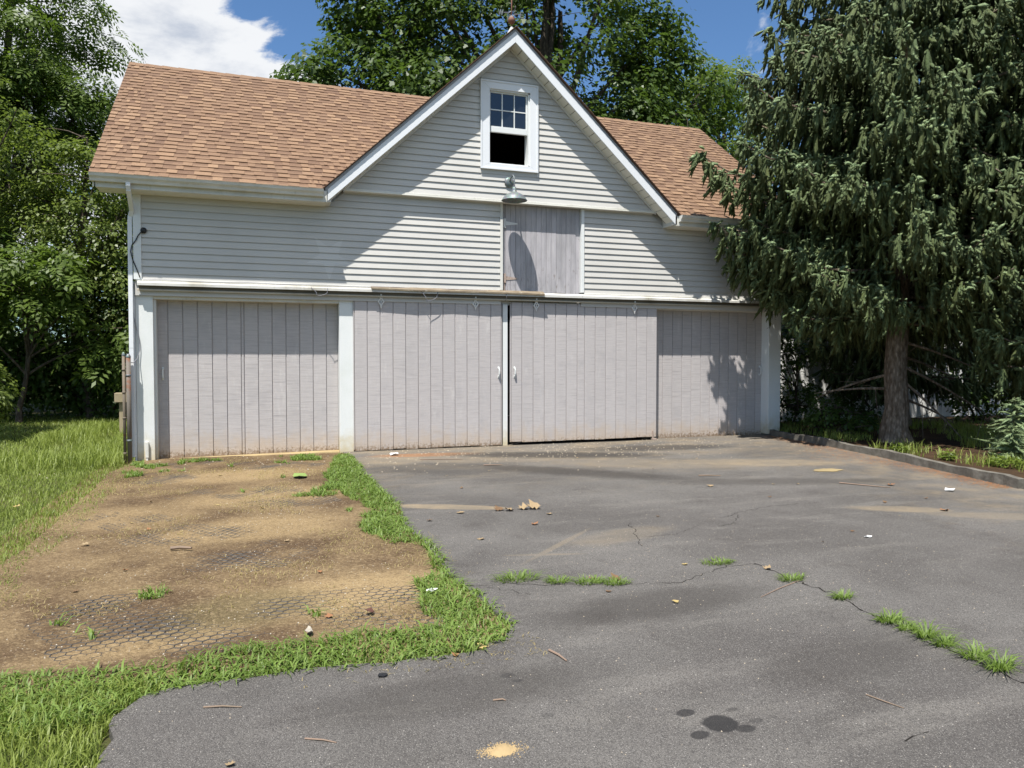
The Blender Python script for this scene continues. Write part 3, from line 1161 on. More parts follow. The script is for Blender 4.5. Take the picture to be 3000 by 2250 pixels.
def vnoise(x, y, seed=0, scale=1.0, octaves=3):
    """cheap value noise on arrays, 0..1"""
    tot = np.zeros_like(x, dtype=float)
    amp, norm = 1.0, 0.0
    for o in range(octaves):
        fx, fy = x * scale * 2 ** o, y * scale * 2 ** o
        ix, iy = np.floor(fx), np.floor(fy)
        tx, ty = fx - ix, fy - iy
        tx, ty = tx * tx * (3 - 2 * tx), ty * ty * (3 - 2 * ty)

        def h(a, b):
            v = np.sin(a * 127.1 + b * 311.7 + seed * 74.7 + o * 19.3) * 43758.5453
            return v - np.floor(v)
        n = (h(ix, iy) * (1 - tx) + h(ix + 1, iy) * tx) * (1 - ty) + (h(ix, iy + 1) * (1 - tx) + h(ix + 1, iy + 1) * tx) * ty
        tot += n * amp
        norm += amp
        amp *= 0.5
    return tot / norm


def f_soil(N, b):
    P = N.pos()
    c = N.mix(N.ss(N.noise(P, 1.3, 5, 0.6), 0.35, 0.7), (0.045, 0.065, 0.016), (0.10, 0.095, 0.040))
    c = N.mix(N.ss(N.noise(P, 35, 4, 0.7), 0.45, 0.7), c, (0.06, 0.05, 0.025))
    N.set(b.inputs['Base Color'], c)
    b.inputs['Roughness'].default_value = 0.95
    N.set(b.inputs['Normal'], N.bump(N.noise(P, 30, 5, 0.7), 0.6, 0.03))


M_soil = mat('lawn_soil', f_soil, spec=0.1)
gx = np.concatenate([np.linspace(-260, -30, 12), np.linspace(-28, 40, 46), np.linspace(44, 260, 12)])
gy = np.concatenate([np.linspace(-120, -20, 8), np.linspace(-18, 40, 40), np.linspace(44, 320, 14)])
GX, GY = np.meshgrid(gx, gy)
GZ = -0.045 + 0.0 * GX
iv = np.arange(len(gx) * len(gy)).reshape(len(gy), len(gx))
fq = np.stack([iv[:-1, :-1], iv[:-1, 1:], iv[1:, 1:], iv[1:, :-1]], -1).reshape(-1, 4)
g = link_mesh('ground', np_mesh('ground', np.stack([GX, GY, GZ], -1).reshape(-1, 3), fq), M_soil)
tag(g, 'grassy soil reaching out under the lawn and trees', kind='structure')


def blob(N, P, cx, cy, rx, ry, ang=0.0, soft=0.35, warp=0.35, scale=6.0, nz=None):
    """soft-edged patch mask in plan"""
    m = N.n('Mapping', {'Vector': P, 'Location': (cx, cy, 0), 'Rotation': (0, 0, ang), 'Scale': (rx, ry, 100.0)}, vector_type='TEXTURE').outputs[0]
    d = N.vm('LENGTH', m)
    if nz is None:
        nz = N.noise(P, scale, 5, 0.65)
    d = N.m('ADD', d, N.m('MULTIPLY', N.m('SUBTRACT', nz, 0.5), warp * 2))
    return N.ss(d, 1.0 + soft * 0.5, 1.0 - soft * 0.5)


def f_asphalt(N, b):
    P = N.pos()
    x, y, z = N.xyz(P)
    big = N.noise(P, 0.55, 3, 0.6)
    mid = N.noise(P, 2.4, 4, 0.65)
    nz5 = N.noise(P, 5.5, 4, 0.68)
    streak = N.noise(N.n('Mapping', {'Vector': P, 'Rotation': (0, 0, 0.5), 'Scale': (0.55, 2.2, 1)}).outputs[0], 1.3, 4, 0.65)
    v = N.voro(P, 230)
    stone = v.outputs['Color']
    sd = v.outputs['Distance']
    fine = N.noise(P, 260, 2, 0.6)
    c = N.mix(N.ss(big, 0.35, 0.68), (0.094, 0.086, 0.078), (0.144, 0.134, 0.122))
    c = N.mix(N.m('MULTIPLY', N.ss(mid, 0.50, 0.75), 0.55), c, (0.060, 0.052, 0.046))
    c = N.mix(N.m('MULTIPLY', N.ss(streak, 0.50, 0.70), 0.62), c, (0.178, 0.164, 0.146))
    # aggregate showing through
    sr, sg, sb = N.xyz(stone)
    c = N.mix(N.m('MULTIPLY', N.ss(sr, 0.58, 0.85), N.ss(sd, 0.55, 0.25)), c, (0.27, 0.255, 0.23))
    c = N.mix(N.m('MULTIPLY', N.ss(sg, 0.50, 0.85), 0.62), c, (0.038, 0.035, 0.033))
    pale = N.ss(N.voro(P, 34).outputs['Distance'], 0.11, 0.06)
    c = N.mix(N.m('MULTIPLY', pale, N.ss(N.xyz(N.voro(P, 34).outputs['Color'])[0], 0.55, 0.6)), c, (0.45, 0.42, 0.37))
    # washed-in sand along the building and the kerb
    sand = N.ss(N.m('ADD', y, N.m('MULTIPLY', N.m('SUBTRACT', nz5, 0.5), 5.5)), -5.0, 0.8)
    sand = N.m('MULTIPLY', sand, N.ss(N.noise(N.scl(P, (0.5, 1.3, 1)), 1.5, 5, 0.6), 0.34, 0.62))
    sand2 = N.m('MULTIPLY', N.ss(N.m('ADD', N.m('SUBTRACT', x, N.m('MULTIPLY', y, 0.2)), N.m('MULTIPLY', N.m('SUBTRACT', nz5, 0.5), 3.5)), 5.2, 8.4),
                N.ss(mid, 0.30, 0.62))
    s = N.m('MAXIMUM', N.m('MULTIPLY', sand, 0.72), N.m('MULTIPLY', sand2, 0.80))
    patches = None
    for (cx, cy, rx, ry, a, k) in ((0.15, -1.15, 0.55, 0.55, 0.0, 0.75), (1.1, -0.9, 0.9, 0.28, -0.1, 0.5), (2.9, -1.9, 0.8, 0.22, -0.35, 0.65),
                                   (5.0, -3.1, 1.3, 0.35, -0.35, 0.8), (4.2, -6.3, 0.45, 0.14, -0.5, 0.8), (4.9, -6.9, 0.7, 0.16, -0.5, 0.6),
                                   (0.55, -6.5, 0.55, 0.03, 0.75, 0.5), (0.35, -6.75, 0.28, 0.025, -0.25, 0.45), (1.15, -6.4, 0.5, 0.18, 0.3, 0.35),
                                   (3.6, -2.7, 1.6, 0.5, -0.4, 0.5), (1.6, -1.6, 1.3, 0.35, -0.2, 0.55)):
        p_ = N.m('MULTIPLY', blob(N, P, cx, cy, rx, ry, a, 0.7, 0.45, nz=nz5), k)
        patches = p_ if patches is None else N.m('MAXIMUM', patches, p_)
    patches = N.m('MAXIMUM', patches, N.m('MULTIPLY', blob(N, P, 0.08, -4.76, 0.60, 0.115, -0.45, 0.35, 0.28, nz=nz5), 0.95))
    s = N.m('MAXIMUM', s, patches)
    s = N.m('MULTIPLY', s, N.ss(fine, 0.18, 0.62))
    c = N.mix(s, c, N.mix(N.ss(mid, 0.4, 0.7), (0.215, 0.175, 0.122), (0.31, 0.24, 0.150)))
    rust = N.m('MULTIPLY', blob(N, P, 0.75, -0.75, 0.75, 0.20, -0.1, 0.8, 0.5, nz=nz5), 0.55)
    c = N.mix(rust, c, (0.30, 0.13, 0.045))
    # damp and oily spots
    dark = None
    for (cx, cy, rx, ry, a, k) in ((2.6, -1.4, 1.5, 0.36, -0.35, 0.8), (4.6, -1.1, 1.2, 0.35, -0.1, 0.7), (2.1, -3.0, 1.5, 0.30, -0.75, 0.7),
                                   (0.6, -2.2, 0.9, 0.5, -0.3, 0.45), (4.3, -4.6, 1.4, 0.25, -0.3, 0.45), (0.55, -8.0, 0.75, 0.22, 0.1, 0.5), (-0.9, -8.75, 0.6, 0.2, 0.0, 0.4), (1.0, -9.0, 0.5, 0.2, 0.2, 0.3)):
        p_ = N.m('MULTIPLY', blob(N, P, cx, cy, rx, ry, a, 0.9, 0.4, nz=nz5), k)
        dark = p_ if dark is None else N.m('MAXIMUM', dark, p_)
    c = N.mix(dark, c, (0.040, 0.035, 0.030))
    oil = None
    for (cx, cy, rx, ry, a, k) in ((0.04, -9.36, 0.072, 0.066, 0.3, 0.85), (-0.04, -9.235, 0.042, 0.030, 0.2, 0.75), (-0.085, -9.41, 0.042, 0.028, 0.2, 0.75),
                                   (0.11, -9.425, 0.045, 0.028, 0.0, 0.7), (0.19, -9.385, 0.030, 0.020, 0.0, 0.4), (0.155, -9.275, 0.026, 0.018, 0.0, 0.35),
                                   (-0.61, -8.66, 0.035, 0.028, 0.0, 0.45), (-0.585, -8.725, 0.026, 0.016, 0.0, 0.4), (-0.58, -9.07, 0.03, 0.02, 0.0, 0.3)):
        p_ = N.m('MULTIPLY', blob(N, P, cx, cy, rx, ry, a, 0.25, 0.30, scale=16.0), k)
        oil = p_ if oil is None else N.m('MAXIMUM', oil, p_)
    c = N.mix(oil, c, (0.018, 0.017, 0.017))
    N.set(b.inputs['Base Color'], c)
    N.set(b.inputs['Roughness'], N.m('SUBTRACT', 0.88, N.m('MULTIPLY', oil, 0.25)))
    h = N.m('ADD', N.m('MULTIPLY', sd, -0.8), N.m('MULTIPLY', fine, 0.4))
    n1 = N.bump(h, 0.75, 0.006)
    N.set(b.inputs['Normal'], N.bump(N.noise(P, 1.1, 3, 0.5), 0.35, 0.05, n1))


M_asphalt = mat('worn_asphalt', f_asphalt, spec=0.25)
# edge broken up into a finer, uneven line
edge = []
for (x0, y0), (x1, y1) in zip(EDGE[:-1], EDGE[1:]):
    nseg = max(1, int(math.hypot(x1 - x0, y1 - y0) / 0.09))
    for k in range(nseg):
        t = k / nseg
        edge.append((x0 + (x1 - x0) * t + random.gauss(0, 0.012), y0 + (y1 - y0) * t + random.gauss(0, 0.012)))
edge.append(EDGE[-1])
rim = edge + [(30, -22), (16, -9.5), (6.0, -7.2)] + [(x + 0.04, y) for x, y in CURB[::-1]] + [(7.6, 0.22)]
m = MB()
nr = len(rim)
m.v = [(x, y, 0.0) for x, y in rim] + [(x + 0.0, y, -0.055) for x, y in rim]
m.f = [tuple(range(nr))] + [((k + 1) % nr, k, k + nr, (k + 1) % nr + nr) for k in range(nr)]
drive = m.build('driveway', M_asphalt)
tag(drive, 'worn grey asphalt driveway with cracks and sandy stains', kind='structure')
MB().poly([(XL + 0.1, 0.15, -0.035), (XR - 0.1, 0.15, -0.035), (XR - 0.1, 0.5, -0.035), (XL + 0.1, 0.5, -0.035)]).build('sill_strip', M_sill, barn)

# cracks: thin dark ribbons
M_crack = mat('crack_shadow_gap', color=(0.022, 0.020, 0.018), rough=0.95, spec=0.05)


def crack(pts, w, name='crack'):
    mm = MB()
    fine = []
    for (x0, y0), (x1, y1) in zip(pts[:-1], pts[1:]):
        n = max(2, int(math.hypot(x1 - x0, y1 - y0) / 0.035))
        for k in range(n):
            t = k / n
            fine.append((x0 + (x1 - x0) * t + random.gauss(0, 0.011), y0 + (y1 - y0) * t + random.gauss(0, 0.011)))
    fine.append(pts[-1])
    ph = random.uniform(0, 6)
    fine = [(px + 0.018 * math.sin(k * 0.55 + ph) * math.sin(k * 0.17), py + 0.018 * math.cos(k * 0.43 + ph) * math.sin(k * 0.13 + 1)) for k, (px, py) in enumerate(fine)]
    for (x0, y0), (x1, y1) in zip(fine[:-1], fine[1:]):
        dx, dy = x1 - x0, y1 - y0
        L = math.hypot(dx, dy) + 1e-6
        ww = w * random.uniform(0.15, 1.1)
        nx, ny = -dy / L * ww, dx / L * ww
        mm.poly([(x0 - nx, y0 - ny, 0.0015), (x1 - nx, y1 - ny, 0.0015), (x1 + nx, y1 + ny, 0.0015), (x0 + nx, y0 + ny, 0.0015)])
    return mm.build(name, M_crack, drive)


crack([(-0.42, -7.28), (-0.28, -7.36), (-0.18, -7.34), (0.26, -7.50), (0.61, -7.63), (0.92, -7.66), (1.20, -7.54), (1.47, -7.45), (1.63, -7.47)], 0.0035)
crack([(1.63, -7.47), (1.64, -7.77), (1.63, -8.01), (1.67, -8.16), (1.65, -8.37), (1.58, -8.59), (1.57, -8.78), (1.56, -9.17), (1.53, -9.6)], 0.006)
crack([(-0.30, -7.36), (-0.22, -7.48), (-0.10, -7.58)], 0.0025)
crack([(2.30, -6.1), (2.62, -5.92), (3.16, -5.76), (3.7, -5.76)], 0.004)
crack([(2.62, -5.92), (2.3, -6.3), (2.1, -6.35)], 0.003)
crack([(1.43, -5.97), (1.26, -6.46), (1.12, -6.76)], 0.003)
crack([(2.0, -6.25), (1.6, -6.5), (1.26, -6.5)], 0.0025)
crack([(0.62, -9.72), (0.72, -9.66), (0.80, -9.70)], 0.003)

# dirt pad in front of the left door
PATCH = [(-1.0, -7.75, 0.38, 0.22), (-1.45, -7.85, 0.30, 0.13), (-2.25, -7.5, 0.30, 0.30), (-2.5, -7.15, 0.25, 0.28), (-2.95, -4.0, 0.22, 0.35), (-2.6, -4.5, 0.25, 0.3),
         (-2.15, -5.2, 0.4, 0.3), (-1.75, -6.0, 0.35, 0.3), (-1.9, -3.2, 0.5, 0.25), (-2.45, -0.55, 0.55, 0.3), (-1.35, -1.15, 0.4, 0.25), (-2.8, -1.8, 0.3, 0.3),
         (-1.2, -7.3, 0.45, 0.15), (-2.0, -7.75, 0.35, 0.12), (-1.35, -3.9, 0.5, 0.2)]


def dirt_z(x, y):
    zb = -0.010 + 0.010 * (vnoise(x, y, 3, 1.6, 3) - 0.5) + 0.006 * (vnoise(x, y, 5, 14, 2) - 0.5)
    dep = np.zeros_like(x, dtype=float)
    for (cx, cy, rx, ry) in PATCH:
        d = ((x - cx) / rx) ** 2 + ((y - cy) / ry) ** 2
        dep = np.maximum(dep, np.exp(-d * 0.9))
    return zb - 0.0030 * dep + 0.013 * dep * (vnoise(x, y, 9, 4.5, 3) - 0.5) + 0.004 * dep * (vnoise(x, y, 19, 25, 2) - 0.5)


dx = np.arange(-3.7, -0.28, 0.03)
dy = np.arange(-8.45, 0.14, 0.03)
DX, DY = np.meshgrid(dx, dy)
DZ = dirt_z(DX, DY)
inside = (DX < interp(EDGE[:12], DY) + 0.08)
DZ = np.where(inside, DZ, -0.06)
DZ = np.where(DY < -8.12 + 0.10 * (vnoise(DX, DY, 2, 4, 2) - 0.5), -0.075, DZ)
DZ = np.where(DX < interp(DIRT_L, DY) - 0.25, DZ - 0.03, DZ)
iv = np.arange(DX.size).reshape(DX.shape)
fq = np.stack([iv[:-1, :-1], iv[:-1, 1:], iv[1:, 1:], iv[1:, :-1]], -1).reshape(-1, 4)


def f_dirt(N, b):
    P = N.pos()
    n1 = N.noise(P, 0.75, 4, 0.55)
    n2 = N.noise(P, 2.2, 6, 0.62)
    n3 = N.noise(P, 70, 4, 0.7)
    n4 = N.noise(P, 12, 5, 0.7)
    n5 = N.noise(P, 30, 4, 0.72)
    f = N.ss(N.m('ADD', N.m('MULTIPLY', n1, 0.6), N.m('MULTIPLY', n2, 0.4)), 0.40, 0.58)
    c = N.mix(f, (0.085, 0.055, 0.033), (0.195, 0.138, 0.076))
    sandy = None
    for (cx, cy, rx, ry, k) in ((-1.1, -7.15, 0.65, 0.38, 0.85), (-1.7, -5.1, 0.75, 0.45, 0.7), (-1.5, -3.5, 1.0, 0.5, 0.6), (-1.9, -1.9, 0.9, 0.5, 0.75),
                                (-2.2, -7.65, 0.5, 0.18, 0.7), (-2.7, -4.3, 0.5, 0.6, 0.45)):
        p_ = N.m('MULTIPLY', blob(N, P, cx, cy, rx, ry, 0.2, 0.9, 0.5, nz=n2), k)
        sandy = p_ if sandy is None else N.m('MAXIMUM', sandy, p_)
    c = N.mix(sandy, c, (0.330, 0.238, 0.125))
    c = N.mix(N.m('MULTIPLY', N.ss(n4, 0.52, 0.72), 0.6), c, (0.060, 0.036, 0.020))
    grn = N.m('MULTIPLY', blob(N, P, -1.75, -7.3, 0.45, 0.3, 0.3, 0.9, 0.5, nz=n2), 0.6)
    c = N.mix(grn, c, (0.10, 0.085, 0.042))
    c = N.mix(N.m('MULTIPLY', N.ss(n3, 0.50, 0.74), 0.65), c, (0.36, 0.26, 0.14))
    c = N.mix(N.m('MULTIPLY', N.ss(n3, 0.52, 0.30), 0.55), c, (0.06, 0.038, 0.02))
    c = N.mix(N.m('MULTIPLY', N.ss(n5, 0.52, 0.68), 0.35), c, (0.080, 0.052, 0.031))
    c = N.mix(N.m('MULTIPLY', N.ss(n5, 0.46, 0.34), 0.45), c, (0.36, 0.27, 0.155))
    peb = N.voro(P, 45)
    pk = N.m('MULTIPLY', N.ss(peb.outputs['Distance'], 0.26, 0.16), N.ss(N.xyz(peb.outputs['Color'])[0], 0.68, 0.72))
    c = N.mix(pk, c, N.mix(N.xyz(peb.outputs['Color'])[1], (0.50, 0.42, 0.31), (0.26, 0.16, 0.10)))
    N.set(b.inputs['Base Color'], c)
    b.inputs['Roughness'].default_value = 0.97
    h = N.m('ADD', N.m('MULTIPLY', n3, 0.5), N.m('ADD', N.m('MULTIPLY', n4, 0.7), N.m('MULTIPLY', pk, 0.5)))
    N.set(b.inputs['Normal'], N.bump(N.m('ADD', h, n5), 1.0, 0.016))


M_dirt = mat('sandy_dirt', f_dirt, spec=0.08)
dp = link_mesh('dirt_pad', np_mesh('dirt_pad', np.stack([DX, DY, DZ], -1).reshape(-1, 3), fq, True), M_dirt)
tag(dp, 'bare sandy dirt pad in front of the left barn door', kind='structure')

# plastic honeycomb grid pressed into the dirt: only its cells near the bared patches
hexv, hexf = [], []
A = 0.0385
seen = set()


def hex_edge(p, q):
    dxx, dyy = q[0] - p[0], q[1] - p[1]
    L = math.hypot(dxx, dyy)
    w = 0.0016
    nx, ny = -dyy / L * w, dxx / L * w
    i = len(hexv)
    zt = -0.0105
    for (px, py) in (p, q):
        wob = 0.003 * math.sin(px * 9.1) * math.cos(py * 7.3)
        for s in (-1, 1):
            hexv.append((px + s * nx, py + s * ny, zt + wob))
            hexv.append((px + s * nx, py + s * ny, zt - 0.03))
    hexf.extend([(i, i + 2, i + 6, i + 4), (i, i + 4, i + 5, i + 1), (i + 2, i + 3, i + 7, i + 6)])


row = 0
yy = -8.15
while yy < -0.1:
    xx = -3.35 + (A * math.sqrt(3) / 2 if row % 2 else 0)
    while xx < -0.62:
        w_ = max(math.exp(-(((xx - cx) / rx) ** 2 + ((yy - cy) / ry) ** 2) * 0.9) for cx, cy, rx, ry in PATCH)
        if w_ > 0.16 and xx < interp(DIRT_R, yy) + 0.05:
            jx = 0.004 * math.sin(xx * 5 + yy * 3)
            c_ = [(xx + jx + A * math.sin(R(60 * k)), yy + A * math.cos(R(60 * k))) for k in range(6)]
            for k in range(6):
                p, q = c_[k], c_[(k + 1) % 6]
                key = (round((p[0] + q[0]) / 2 / 0.012), round((p[1] + q[1]) / 2 / 0.012))
                if key not in seen:
                    seen.add(key)
                    hex_edge(p, q)
        xx += A * math.sqrt(3)
    yy += A * 1.5
    row += 1
M_grid = mat('black_plastic', color=(0.05, 0.043, 0.036), rough=0.6)
hg = link_mesh('paver_grid', np_mesh('paver_grid', np.array(hexv), np.array(hexf)), M_grid)
tag(hg, 'black plastic honeycomb paver grid showing through the dirt pad', 'paver grid', kind='stuff')

# planting bed behind the kerb
def f_bed(N, b):
    P = N.pos()
    c = N.mix(N.ss(N.noise(P, 3, 5, 0.6), 0.35, 0.7), (0.040, 0.026, 0.016), (0.072, 0.044, 0.024))
    c = N.mix(N.ss(N.noise(P, 60, 3, 0.7), 0.5, 0.75), c, (0.105, 0.060, 0.032))
    N.set(b.inputs['Base Color'], c)
    b.inputs['Roughness'].default_value = 0.95
    N.set(b.inputs['Normal'], N.bump(N.noise(P, 45, 4, 0.7), 0.8, 0.02))


M_bed = mat('needle_covered_soil', f_bed, spec=0.1)
m = MB()
bl = [(x + 0.10, y, 0.055) for x, y in CURB] + [(6.5, -7.0, 0.05), (9.5, -8.0, 0.02), (16, -9, 0.0), (24, -6, 0), (24, 2.25, 0.0), (8.0, 2.25, 0.03), (7.95, 0.02, 0.055)]
m.v = bl + [(x, y, -0.1) for x, y, z in bl]
n = len(bl)
m.f = [tuple(range(n))[::-1]] + [(k, (k + 1) % n, (k + 1) % n + n, k + n) for k in range(n)]
bed = m.build('planting_bed', M_bed)
tag(bed, 'brown needle covered bed under the spruces behind the kerb', kind='structure')

# concrete kerb
def f_conc(N, b):
    P = N.pos()
    c = N.mix(N.ss(N.noise(P, 6, 6, 0.65), 0.35, 0.7), (0.105, 0.096, 0.080), (0.185, 0.172, 0.145))
    c = N.mix(N.ss(N.noise(P, 40, 4, 0.7), 0.55, 0.75, 0, 0.6), c, (0.12, 0.11, 0.09))
    c = N.mix(N.ss(N.noise(P, 3.1, 5, 0.7), 0.60, 0.72, 0, 0.6), c, (0.12, 0.13, 0.06))
    N.set(b.inputs['Base Color'], c)
    b.inputs['Roughness'].default_value = 0.92
    N.set(b.inputs['Normal'], N.bump(N.noise(P, 28, 6, 0.7), 0.7, 0.012))


M_conc = mat('aged_concrete', f_conc, spec=0.15)
kb = MB()
cl = []
for (x0, y0), (x1, y1) in zip(CURB[:-1], CURB[1:]):
    for k in range(6):
        t = k / 6
        cl.append((x0 + (x1 - x0) * t + random.gauss(0, 0.006), y0 + (y1 - y0) * t))
cl.append(CURB[-1])
for (x0, y0), (x1, y1) in zip(cl[:-1], cl[1:]):
    h0 = 0.105 + 0.012 * math.sin(y0 * 3.1) + 0.006 * math.sin(y0 * 11)
    h1 = 0.105 + 0.012 * math.sin(y1 * 3.1) + 0.006 * math.sin(y1 * 11)
    kb.hexa([(x1 - 0.005, y1, -0.05), (x1 + 0.115, y1, -0.05), (x0 + 0.115, y0, -0.05), (x0 - 0.005, y0, -0.05)],
            [(x1 + 0.006, y1, h1), (x1 + 0.105, y1, h1), (x0 + 0.105, y0, h0), (x0 + 0.006, y0, h0)])
kerb = kb.build('concrete_kerb', M_conc, origin=(7.0, -3.0, 0))
tag(kerb, 'low weathered concrete kerb between the asphalt and the spruces', 'kerb')

# ------------------------------------------------------------------ white wing behind the spruces
annex = empty('white_shed', (12.5, 2.3, 0), 'white vertical board shed wall half hidden behind the spruce trunks', 'shed')
box('wall', M_annex, annex, 7.95, 21.0, 2.34, 6.5, 0, 2.9)
x = 8.0
while x < 20.9:
    box('board', M_annex, annex, x, x + 0.235, 2.322, 2.339, 0.02, 2.88)
    x += 0.245
rf = MB()
rf.prism_x([(2.0, 2.80), (2.0, 2.88), (4.4, 4.3), (6.8, 2.88), (6.8, 2.80), (4.4, 4.22)][::-1], 7.9, 21.2)
rf.build('roof', M_roofslab, annex)
for wx in (12.1, 16.4):
    w_ = box('window', M_rake, annex, wx, wx + 0.95, 2.285, 2.32, 1.0, 2.2)
    box('pane', M_glass, annex, wx + 0.08, wx + 0.87, 2.278, 2.284, 1.1, 2.12)
    box('sill', M_rake, annex, wx - 0.04, wx + 0.99, 2.24, 2.32, 0.95, 0.998)


# ------------------------------------------------------------------ foliage helpers
def f_leaf(c_dark, c_light, trans=0.35, rough=0.45, var=0.5):
    def fn(N, b):
        rnd = N.n('NewGeometry').outputs['Random Per Island']
        n = N.noise(N.pos(), 0.8, 2, 0.5)
        c = N.mix(N.m('ADD', N.m('MULTIPLY', rnd, var), N.m('MULTIPLY', n, 1.0 - var)), c_dark, c_light)
        N.set(b.inputs['Base Color'], c)
        b.inputs['Roughness'].default_value = rough
        tr = N.n('BsdfTranslucent', {'Color': N.mix(0.5, c, (c_light[0] * 1.5, c_light[1] * 1.7, c_light[2] * 0.8))})
        mx = N.n('MixShader', {0: trans, 1: b.outputs[0], 2: tr.outputs[0]})
        out = [x for x in N.t.nodes if x.type == 'OUTPUT_MATERIAL'][0]
        N.set(out.inputs['Surface'], mx.outputs[0])
    return fn


M_maple = mat('maple_leaf', f_leaf((0.022, 0.046, 0.010), (0.100, 0.150, 0.032), 0.34), spec=0.35)
M_locust = mat('locust_leaf', f_leaf((0.042, 0.075, 0.013), (0.150, 0.210, 0.040), 0.4), spec=0.3)
M_olive = mat('small_olive_leaf', f_leaf((0.065, 0.100, 0.018), (0.190, 0.235, 0.055), 0.4), spec=0.4)
M_under = mat('understory_leaf', f_leaf((0.024, 0.052, 0.010), (0.100, 0.160, 0.034), 0.38), spec=0.35)
M_yellowgreen = mat('yellow_green_leaf', f_leaf((0.070, 0.110, 0.016), (0.180, 0.230, 0.045)), spec=0.3)
M_grass = mat('grass_blade', f_leaf((0.105, 0.140, 0.022), (0.285, 0.340, 0.080), 0.30, 0.5, 0.7), spec=0.3)
M_crab = mat('crabgrass_blade', f_leaf((0.075, 0.125, 0.020), (0.215, 0.300, 0.070), 0.30, 0.5, 0.7), spec=0.3)
M_dry = mat('dry_grass_blade', f_leaf((0.22, 0.17, 0.07), (0.42, 0.34, 0.16), 0.25, 0.6, 0.7), spec=0.2)


def f_bark(c1, c2):
    def fn(N, b):
        P = N.pos()
        n = N.noise(N.scl(P, (9, 9, 2.2)), 2.0, 6, 0.7)
        v = N.voro(N.scl(P, (14, 14, 6)), 1.6).outputs['Distance']
        c = N.mix(N.ss(n, 0.32, 0.68), c1, c2)
        c = N.mix(N.ss(v, 0.25, 0.6, 0, 0.45), c, tuple(k * 0.35 for k in c1))
        N.set(b.inputs['Base Color'], c)
        b.inputs['Roughness'].default_value = 0.95
        N.set(b.inputs['Normal'], N.bump(N.m('SUBTRACT', n, N.m('MULTIPLY', v, 0.6)), 0.9, 0.03))
    return fn


M_bark = mat('grey_bark', f_bark((0.07, 0.055, 0.042), (0.16, 0.13, 0.10)), spec=0.1)
M_sprbark = mat('scaly_spruce_bark', f_bark((0.13, 0.095, 0.065), (0.33, 0.27, 0.21)), spec=0.1)

LEAF_KITE = np.array([(0, 0, 0), (0.32, 0.42, 0.05), (0, 1.0, -0.06), (-0.32, 0.42, 0.05)], float)
LEAF_KITE_F = [(0, 1, 2, 3)]
LEAF_MAPLE = np.array([(0, 0, 0), (0.22, 0.10, 0.03), (0.50, 0.32, 0.07), (0.27, 0.48, 0.03), (0.34, 0.74, 0.03), (0.12, 0.68, 0.0), (0, 1.0, -0.08),
                       (-0.12, 0.68, 0.0), (-0.34, 0.74, 0.03), (-0.27, 0.48, 0.03), (-0.50, 0.32, 0.07), (-0.22, 0.10, 0.03)], float)
LEAF_MAPLE_F = [tuple(range(12))]
LEAF_LOBED = np.array([(0, 0, 0), (0.48, 0.22, 0.06), (0.24, 0.48, 0.02), (0.26, 0.78, 0.02), (0, 1.0, -0.08), (-0.26, 0.78, 0.02), (-0.24, 0.48, 0.02), (-0.48, 0.22, 0.06)], float)
LEAF_LOBED_F = [tuple(range(8))]
# compound leaf: seven leaflets along a stalk
_lv, _lf = [], []
for _k, (_x, _y, _a) in enumerate([(0, 0.95, 0), (0.04, 0.70, 0.9), (-0.04, 0.70, -0.9), (0.04, 0.45, 1.1), (-0.04, 0.45, -1.1), (0.03, 0.2, 1.25), (-0.03, 0.2, -1.25)]):
    _c, _s = math.cos(_a), math.sin(_a)
    _i = len(_lv)
    for (_u, _w) in ((0, 0), (0.085, 0.19), (0, 0.42), (-0.085, 0.19)):
        _lv.append((_x + _u * _c + _w * _s, _y - _u * _s + _w * _c, -0.10 * abs(_w * _s) - 0.12 * (_y + _w * _c) ** 2))
    _lf.append((_i, _i + 1, _i + 2, _i + 3))
LEAF_COMP = np.array(_lv, float)
LEAF_COMP_F = _lf


def unit(a):
    return a / (np.linalg.norm(a, axis=-1, keepdims=True) + 1e-9)


def leaf_mesh(name, P, Nn, D, S, tmpl, tf):
    """P positions, Nn normals, D tip directions, S sizes"""
    Nn = unit(Nn)
    D = unit(D - Nn * np.sum(D * Nn, -1, keepdims=True))
    B = np.cross(D, Nn)
    n, k = len(P), len(tmpl)
    V = (P[:, None, :] + S[:, None, None] * (tmpl[None, :, 0, None] * B[:, None, :] + tmpl[None, :, 1, None] * D[:, None, :] +
                                             tmpl[None, :, 2, None] * Nn[:, None, :]))
    base = (np.arange(n) * k)[:, None, None]
    F = (base + np.array(tf)[None]).reshape(-1, len(tf[0]))
    return np_mesh(name, V.reshape(-1, 3), F)


def clumps_in(ells, rng):
    """clump centres inside a list of ellipsoids (cx,cy,cz,rx,ry,rz,n)"""
    out = []
    for (cx, cy, cz, rx, ry, rz, n) in ells:
        d = unit(rng.normal(size=(n, 3)))
        r = rng.uniform(0.25, 1.0, (n, 1)) ** 0.45
        out.append(np.array([cx, cy, cz]) + d * r * np.array([rx, ry, rz]))
    return np.concatenate(out)


